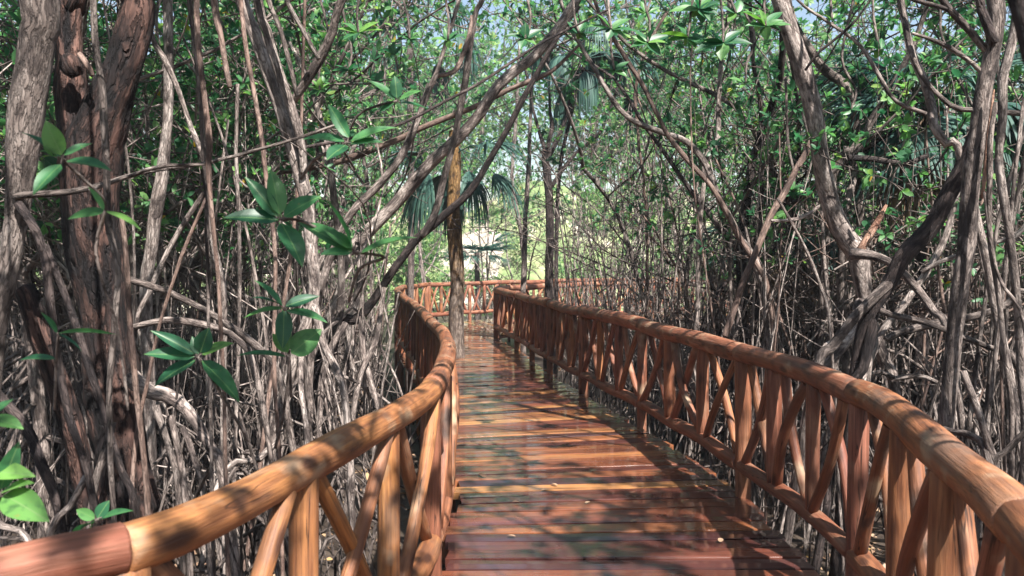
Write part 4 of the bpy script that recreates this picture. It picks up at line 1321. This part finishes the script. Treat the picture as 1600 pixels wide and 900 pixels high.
rs = []  # slender trees added so that their high crowns cut the sun on the thicket
for (x, y) in [(-3.5, 2.7), (-3.4, 6.8), (-4.9, 9.6), (-2.9, 8.9), (-5.6, 6.0), (3.9, 8.2), (5.6, 11.2), (6.6, 3.4), (3.2, -3.4), (-2.7, 11.8), (2.5, 12.6)]:
    rs.append(place(CANOPY_KINDS[len(rs) % 3], "added_canopy_tree", (x, y, GROUND), rng.uniform(0, 6.28), rng.uniform(.92, 1.12)))
label_row(rs, "slender tall trees", "added so that their high crowns shade the thicket", "slender tall trees added for shade")

# unseen trees added behind and above the viewer to shade the near walk
for foot, tip, lab in (((2.5, -1.3, GROUND), (.75, .25, 4.1), "unseen mangrove arching from the right, added to shade the near boardwalk"), ((-2.9, -1.6, GROUND), (-.9, -.9, 4.8), "unseen mangrove arching from the left, added to shade the near boardwalk"),
                       ((3.3, 1.0, GROUND), (2.1, .9, 5.0), "unseen mangrove added to shade the near end of the right railing")):
    t, b = tree(lab, foot)
    f, tp = np.array(foot), np.array(tip)
    limb(t, "trunk", np.array([(*tp, .03), (*(f * .35 + tp * .65 + np.array((.1, 0, .5))), .05), (*(f * .75 + tp * .25), .07), (*f, .08)]), BARK, 0, base=b)
    crown_on(t, b, tp, 1.5, 11)

# ------------------------------------------------------------------ thin aerial roots, tangle, litter
for side, ok, n, phrase in ((-1, okL, 110, "left"), (1, okR, 120, "right")):
    for i, (x, y) in enumerate(scatter(n, wedge(side, 4.0, 13), .16, ok, [])):
        L = rng.uniform(2.2, 4.6)
        a = rng.uniform(0, 6.28)
        ln = rng.uniform(.0, .22)
        for _ in range(6):
            p = walk_path((0, 0, -.1), (math.cos(a) * ln, math.sin(a) * ln, 1), L, .35, .045, .02)
            if min(off_deck(x + q[0], y + q[1]) for q in p) > .12 and (side > 0 or (p[:, 0] + x + .14 * (p[:, 1] + y)).max() < 0): break
            a, ln = rng.uniform(0, 6.28), ln * .6
        else: continue
        mb = MB(); mb.tube(p, np.linspace(rng.uniform(.009, .017), rng.uniform(.006, .011), len(p)), 6, True, .05)
        o = mb.build("aerial_root", (BARK_PALE, BARK_PINK, BARK, BARK_PALE)[i % 4])
        o.location = (x, y, GROUND)
        nearb = "close behind" if off_deck(x, y) < 1.4 else "deep in the thicket behind"
        tag(o, "thin straight aerial root among many standing %s the %s railing" % (nearb, phrase), "root", "thin aerial roots of the %s thicket" % phrase)

mb = MB()
cnt = 0
while cnt < 3000:
    side = -1 if rng.random() < .5 else 1
    x, y = wedge(side, 3.0, 15)()
    if off_deck(x, y) < .25 or (side < 0 and x > -.1 * y - .3) or (side > 0 and x < .05 * y + .4): continue
    cnt += 1
    a = rng.uniform(0, 6.28)
    if rng.random() < .55:
        z = rng.uniform(.15, 1.15)
        p = prop_root_path(z, a, rng.uniform(.2, .9))
    else:
        p = walk_path((0, 0, -.05), (math.cos(a) * rng.uniform(0, .9), math.sin(a) * rng.uniform(0, .9), 1), rng.uniform(.5, 1.9), .25, .10, 0)
    p = p + np.array((x, y, GROUND))
    if min(off_deck(q[0], q[1]) for q in p[::2]) < .08: continue
    r = rng.uniform(.004, .011)
    mb.tube(p, np.linspace(r * 1.2, r * .8, len(p)), 5, False, .04)
o = mb.build("root_tangle", BARK)
tag(o, "tangle of thin mangrove roots and sticks over the mud", "roots", None, "stuff")

mb = MB()
cnt = 0
while cnt < 2300:
    side = -1 if rng.random() < .42 else 1
    x, y = wedge(side, 4.6, 18)()
    if off_deck(x, y) < .3 or (side < 0 and x > -.16 * y - .1) or (side > 0 and x < .04 * y + .3): continue
    if side < 0 and y < 5.5 or (side > 0 and y < 6): continue
    a = rng.uniform(0, 6.28)
    ln = abs(rng.normal()) * (.35 if off_deck(x, y) > 1.2 else .05)
    L = rng.uniform(1.4, 3.6 if side < 0 else 4.4)
    p = walk_path((0, 0, -.1), (math.cos(a) * ln, math.sin(a) * ln, 1), L, .34, rng.choice((.03, .05, .09)), .015) + np.array((x, y, GROUND))
    if off_deck(p[-1][0], p[-1][1]) < .1: continue
    cnt += 1
    r = rng.choice((.0035, .005, .007, .011)) * rng.uniform(.85, 1.2)
    mb.tube(p, np.linspace(r * 1.15, r * .6, len(p)), 5, False, .05)
    if rng.random() < .5:      # a fork
        j = rng.integers(len(p) // 3, len(p) - 1)
        q = walk_path(p[j], unit(rng.normal(size=3) * (1, 1, .3) + np.array((0, 0, .6))), rng.uniform(.5, 1.6), .25, .1, .03)
        if off_deck(q[-1][0], q[-1][1]) > .1: mb.tube(q, np.linspace(r * .8, r * .35, len(q)), 4, False)
tag(mb.build("undergrowth", BARK_PALE), "dense screen of thin crossing stems on both sides of the boardwalk", "stems", None, "stuff")

mb = MB()
cnt = 0
while cnt < 420:
    side = -1 if rng.random() < .5 else 1
    x, y = wedge(side, 5.5, 15)()
    if off_deck(x, y) < .7 or (side < 0 and x > -.10 * y - .1) or (side > 0 and x < .05 * y + .3): continue
    a = rng.uniform(0, 6.28)
    p = walk_path((x, y, rng.uniform(.8, 3.0)), (math.cos(a), math.sin(a) * .6, rng.uniform(.1, 1.3)), rng.uniform(1.2, 3.2), .25, .11, .03)
    if min(off_deck(q[0], q[1]) for q in p) < .35: continue
    cnt += 1
    r = rng.uniform(.005, .013)
    mb.tube(p, np.linspace(r, r * .35, len(p)), 6, False, .05)
    for _ in range(rng.integers(1, 4)):
        j = rng.integers(1, len(p) - 1)
        q = walk_path(p[j], unit(p[j + 1] - p[j] + rng.normal(size=3) * .7), rng.uniform(.3, 1.1), .16, .14, .03)
        if off_deck(q[-1][0], q[-1][1]) > .3: mb.tube(q, np.linspace(r * .55, .0025, len(q)), 4, False)
tag(mb.build("bare_branches", BARK_PALE), "pale bare branches criss-crossing under the canopy on both sides", "branches", None, "stuff")

mb = MB()
n = 9000
pos, cnt = [], 0
while cnt < n:
    side = -1 if rng.random() < .5 else 1
    x, y = wedge(side, 2.0, 16, .8)()
    if off_deck(x, y) < .05: continue
    pos.append((x, y, float(gz(np.array(x), np.array(y))) + rng.uniform(.005, .05))); cnt += 1
dv = rng.normal(size=(n, 3)) * (1, 1, .25)
leaves(mb, np.array(pos), dv, np.array((0, 0, 1.0)) + rng.normal(size=(n, 3)) * .35, rng.uniform(.06, .13, n), rng.uniform(.03, .055, n), rng.uniform(0, 1, n), T4)
tag(mb.build("leaf_litter", LITTER), "dry fallen leaves covering the mud under the roots", "leaves", None, "stuff")

# ------------------------------------------------------------------ leafy sprigs close to the camera
def sprig(label, centre, d, stem, tips, tone=.4, sw=5):
    """tips: (base_x, base_y, tip_x, tip_y, width_px)"""
    c = P(*centre, d)
    root = empty("leafy_sprig", tuple(c), label, "sprig", "leafy mangrove sprigs near the viewer")
    rows = path_px([(x, y, sw) for x, y in stem], d, d + .12)
    mb = MB(); s = spline(rows, 5); mb.tube(s[:, :3] - c, s[:, 3], 6, True, .05)
    for bx, by, tx, ty, w in tips:
        mb.tube(np.array([[0, 0, 0], (P(bx, by, d) - c) * .55, P(bx, by, d) - c]), [.0024, .002, .0017], 5, False)
    mb.build("stem", BARK, root)
    mb = MB()
    for bx, by, tx, ty, w in tips:
        a = P(bx, by, d); e = P(tx, ty, d + rng.uniform(-.07, .07))
        dv = e - a
        L = np.linalg.norm(dv)
        nrm = np.array((rng.normal() * .4, -.55 + rng.normal() * .25, .8))
        leaves(mb, (a - c)[None], dv[None], nrm[None], L, w * d / F * 1.12, np.clip(tone + rng.normal() * .25, 0, 1), THI)
    mb.build("leaf_whorl", LEAF_NEAR, root)
    return root


sprig("dark green whorl in front of the pale left edge trunk", (97, 247), 1.9, [(97, 247), (130, 280), (160, 308), (165, 330)],
      [(95, 245, 35, 203, 16), (96, 242, 70, 188, 30), (100, 242, 143, 222, 16), (104, 250, 172, 262, 22), (95, 256, 50, 302, 26)], .3)
sprig("bright two leaved whorl in front of the dark forked trunk", (164, 330), 1.9, [(164, 330), (150, 385), (160, 440), (185, 520), (200, 640)],
      [(164, 330, 103, 340, 20), (166, 329, 222, 357, 24), (163, 328, 138, 290, 12)], .55, 4)
sprig("large whorl of glossy leaves left of the two stranded trunk", (440, 343), 2.2, [(436, 343), (470, 345), (520, 370), (560, 398)],
      [(434, 343, 348, 337, 27), (434, 338, 384, 275, 24), (437, 335, 424, 263, 28), (443, 338, 500, 304, 34), (440, 348, 474, 414, 34)], .35)
sprig("bright whorl of long leaves pointing at the palm trunk", (555, 394), 2.2, [(555, 394), (600, 402), (562, 420), (545, 470)],
      [(550, 392, 465, 343, 28), (552, 385, 512, 308, 30), (550, 388, 506, 356, 26), (560, 396, 650, 366, 26), (548, 394, 500, 396, 22)], .5)
sprig("upper whorl of the stacked pair over the left railing", (444, 480), 2.6, [(444, 480), (447, 520), (452, 560), (455, 620)],
      [(442, 481, 378, 494, 16), (442, 478, 400, 436, 18), (446, 478, 499, 461, 18), (448, 484, 512, 501, 20), (441, 476, 395, 462, 16), (444, 484, 442, 545, 24)], .3)
sprig("lower whorl with one broad leaf of the stacked pair over the left railing", (450, 557), 2.6, [(452, 557), (450, 590), (442, 650), (430, 700)],
      [(446, 556, 368, 552, 13), (455, 552, 502, 514, 36), (448, 552, 440, 482, 24), (447, 550, 425, 520, 14)], .6)
sprig("wide dark star of leaves low behind the left railing", (309, 557), 2.4, [(309, 557), (330, 590), (360, 640), (390, 690)],
      [(306, 553, 236, 515, 18), (304, 557, 224, 551, 22), (305, 562, 238, 602, 30), (313, 551, 326, 512, 26), (315, 553, 364, 534, 26), (316, 563, 378, 627, 34), (310, 553, 300, 525, 14)], .3)
sprig("big light green leaves at the lower left edge", (0, 775), 1.7, [(-30, 860), (-10, 800), (0, 770)],
      [(-25, 735, 54, 742, 30), (0, 765, 30, 690, 26), (5, 772, 74, 812, 44), (2, 768, 52, 752, 22), (-4, 778, 20, 800, 20)], .75)
sprig("pair of light green leaves at the left edge above the big light green ones", (-16, 650), 1.7, [(-16, 650), (-24, 690), (-36, 760)],
      [(-15, 652, 36, 668, 24), (-15, 648, 20, 622, 16), (-18, 647, -30, 620, 14)], .6)
sprig("small pale whorl just above the red rail end", (150, 812), 2.1, [(150, 812), (152, 850), (160, 900)],
      [(148, 810, 118, 796, 16), (148, 814, 108, 838, 16), (152, 810, 170, 782, 20), (155, 812, 172, 804, 14), (160, 808, 206, 796, 12), (148, 814, 138, 832, 14)], .75, 4)
sprig("whorl hanging in the upper left over the grey branches", (620, 158), 3.2, [(620, 158), (590, 165), (560, 180), (540, 215)],
      [(618, 155, 575, 123, 18), (620, 153, 617, 118, 18), (624, 155, 658, 140, 16), (626, 160, 670, 168, 18), (616, 160, 590, 176, 20)], .4, 4)
sprig("broad leaved whorl just right of the two stranded trunk", (542, 222), 2.6, [(542, 222), (520, 235), (490, 250), (470, 280)],
      [(538, 220, 470, 214, 22), (545, 215, 512, 160, 18), (548, 220, 620, 195, 24), (548, 224, 600, 220, 18), (540, 226, 510, 248, 26)], .4)
sprig("thin dark blades crossing the dark forked trunk", (90, 520), 2.3, [(90, 520), (88, 560), (85, 640)],
      [(90, 520, 180, 519, 7), (90, 520, 66, 488, 9), (92, 521, 130, 548, 8), (86, 560, 28, 560, 12)], .2, 3)


def wild_sprig(label, x, y, d, n=8, Lp=(40, 62), tone=.45):
    tips = []
    ph = rng.uniform(0, 6.28)
    for i in range(n):
        a = ph + i * 2.4
        l = rng.uniform(*Lp)
        tips.append((x, y, x + l * math.cos(a), y + l * math.sin(a) * .6 - 4, l * .36))
    return sprig(label, (x, y), d, [(x, y), (x + rng.normal() * 6, y - 30), (x + rng.normal() * 12, y - 80), (x + rng.normal() * 20, y - 180)], tips, tone, 4)


for x, y, d, lp, where in ((905, 52, 5.0, (22, 40), "above the drooping palm fronds"), (955, 45, 4.6, (28, 46), "right of the topmost palm fronds"), (1012, 66, 4.6, (28, 46), "above the crossing slim stems"), (1075, 58, 4.4, (30, 52), "over the dark thicket"),
                       (1130, 66, 4.2, (34, 56), "left of the leaning pale trunk's top"), (1092, 14, 4.4, (30, 50), "at the top edge over the dark thicket"), (1196, 40, 4.6, (30, 46), "touching the leaning pale trunk's top"), (820, 60, 5.2, (22, 36), "beside the long grey trunk's upper end"),
                       (1375, 78, 5.6, (20, 32), "between the two right trunks"), (700, 62, 5.4, (22, 36), "over the brown leaning stem"), (560, 50, 5.0, (24, 40), "right of the grey forked branch"), (250, 70, 5.4, (20, 34), "right of the dark fork")):
    wild_sprig("leafy shoot tip hanging %s" % where, x, y, d, int(rng.integers(7, 10)), lp, rng.uniform(.3, .65))

for x, y, d, lp, where in ((262, 130, 6.0, (18, 30), "behind the grey slanting stem right of the dark fork"), (300, 60, 5.6, (20, 32), "left of the straight reddish root's top"), (352, 190, 6.2, (18, 30), "between the reddish root and the two stranded trunk"),
                       (500, 140, 6.2, (18, 30), "below the forked grey branch"), (545, 110, 6.4, (18, 28), "above the whorl over the grey branches"), (640, 60, 6.6, (16, 28), "at the top, left of the long grey trunk's upper part"), (380, 130, 6.0, (18, 30), "just left of the two stranded trunk"),
                       (1010, 20, 5.4, (22, 36), "at the top edge near the slim stems"), (1150, 20, 5.2, (24, 38), "at the top edge left of the leaning pale trunk"), (1300, 30, 6.2, (18, 30), "right of the leaning pale trunk's top"), (1330, 170, 6.4, (16, 26), "above the short level branch"),
                       (1165, 130, 6.0, (20, 32), "in front of the dark thicket left of the leaning pale trunk"), (960, 110, 6.0, (18, 30), "beside the bowing pale stem"), (1480, 120, 6.2, (18, 28), "left of the torn trunk's fork"), (1240, 300, 6.4, (14, 24), "beside the middle of the leaning pale trunk")):
    wild_sprig("leafy shoot tip %s" % where, x, y, d, int(rng.integers(7, 10)), lp, rng.uniform(.35, .8))

# ------------------------------------------------------------------ fallen leaves on the planks
for i, (x, y, ln, where) in enumerate(((871, 764, .06, "at mid deck right of the nearest bright plank"), (845, 772, .07, "at mid deck beside a darker plank"), (915, 793, .05, "on the orange plank"), (812, 791, .05, "on a dark wet plank"),
                         (806, 846, .05, "near the bottom of the view"), (757, 751, .10, "by the left edge, dark and curled"), (981, 689, .05, "near a long post of the right railing"), (1125, 855, .06, "low on the right side"),
                         (1195, 846, .06, "by the right edge at the bottom"), (985, 823, .06, "on a pale plank low in the middle"), (765, 604, .06, "beside the left railing bend"), (940, 614, .06, "beside the right railing far along"))):
    d = 1.55 * F / (y - 406)
    p = P(x, y, d)
    mb = MB()
    a = rng.uniform(0, 3.14)
    leaves(mb, np.zeros((1, 3)), np.array([[math.cos(a), math.sin(a), .08]]), np.array([[.1, .1, 1.0]]), ln, ln * .5, .1 if "dark" in where and "curled" in where else .72, THI)
    o = mb.build("fallen_leaf", LITTER)
    o.location = (p[0], p[1], .012)
    tag(o, "small fallen leaf %s" % where, "leaf", "fallen leaves on the planks")

print("OBJECTS:", len(bpy.data.objects), "placed", len(placed))

# ------------------------------------------------------------------ thin haze added to soften the light and lift the shadows
hm = bpy.data.materials.new("added_haze")
hm.use_nodes = True
hn = hm.node_tree.nodes
hn.remove(hn["Principled BSDF"])
vol = hn.new("ShaderNodeVolumePrincipled")
vol.inputs["Color"].default_value = (.86, .90, 1.0, 1)
vol.inputs["Density"].default_value = .0010
vol.inputs["Anisotropy"].default_value = .0
hm.node_tree.links.new(vol.outputs[0], hn["Material Output"].inputs["Volume"])
mb = MB()
x0, x1, y0, y1, z0, z1 = -230, 230, -230, 230, -2.2, 26
mb.add([(x0, y0, z0), (x1, y0, z0), (x1, y1, z0), (x0, y1, z0), (x0, y0, z1), (x1, y0, z1), (x1, y1, z1), (x0, y1, z1)],
       [(0, 3, 2, 1), (4, 5, 6, 7), (0, 1, 5, 4), (1, 2, 6, 5), (2, 3, 7, 6), (3, 0, 4, 7)])
tag(mb.build("haze", hm), "thin haze added to soften the light among the trees", "haze", None, "stuff")
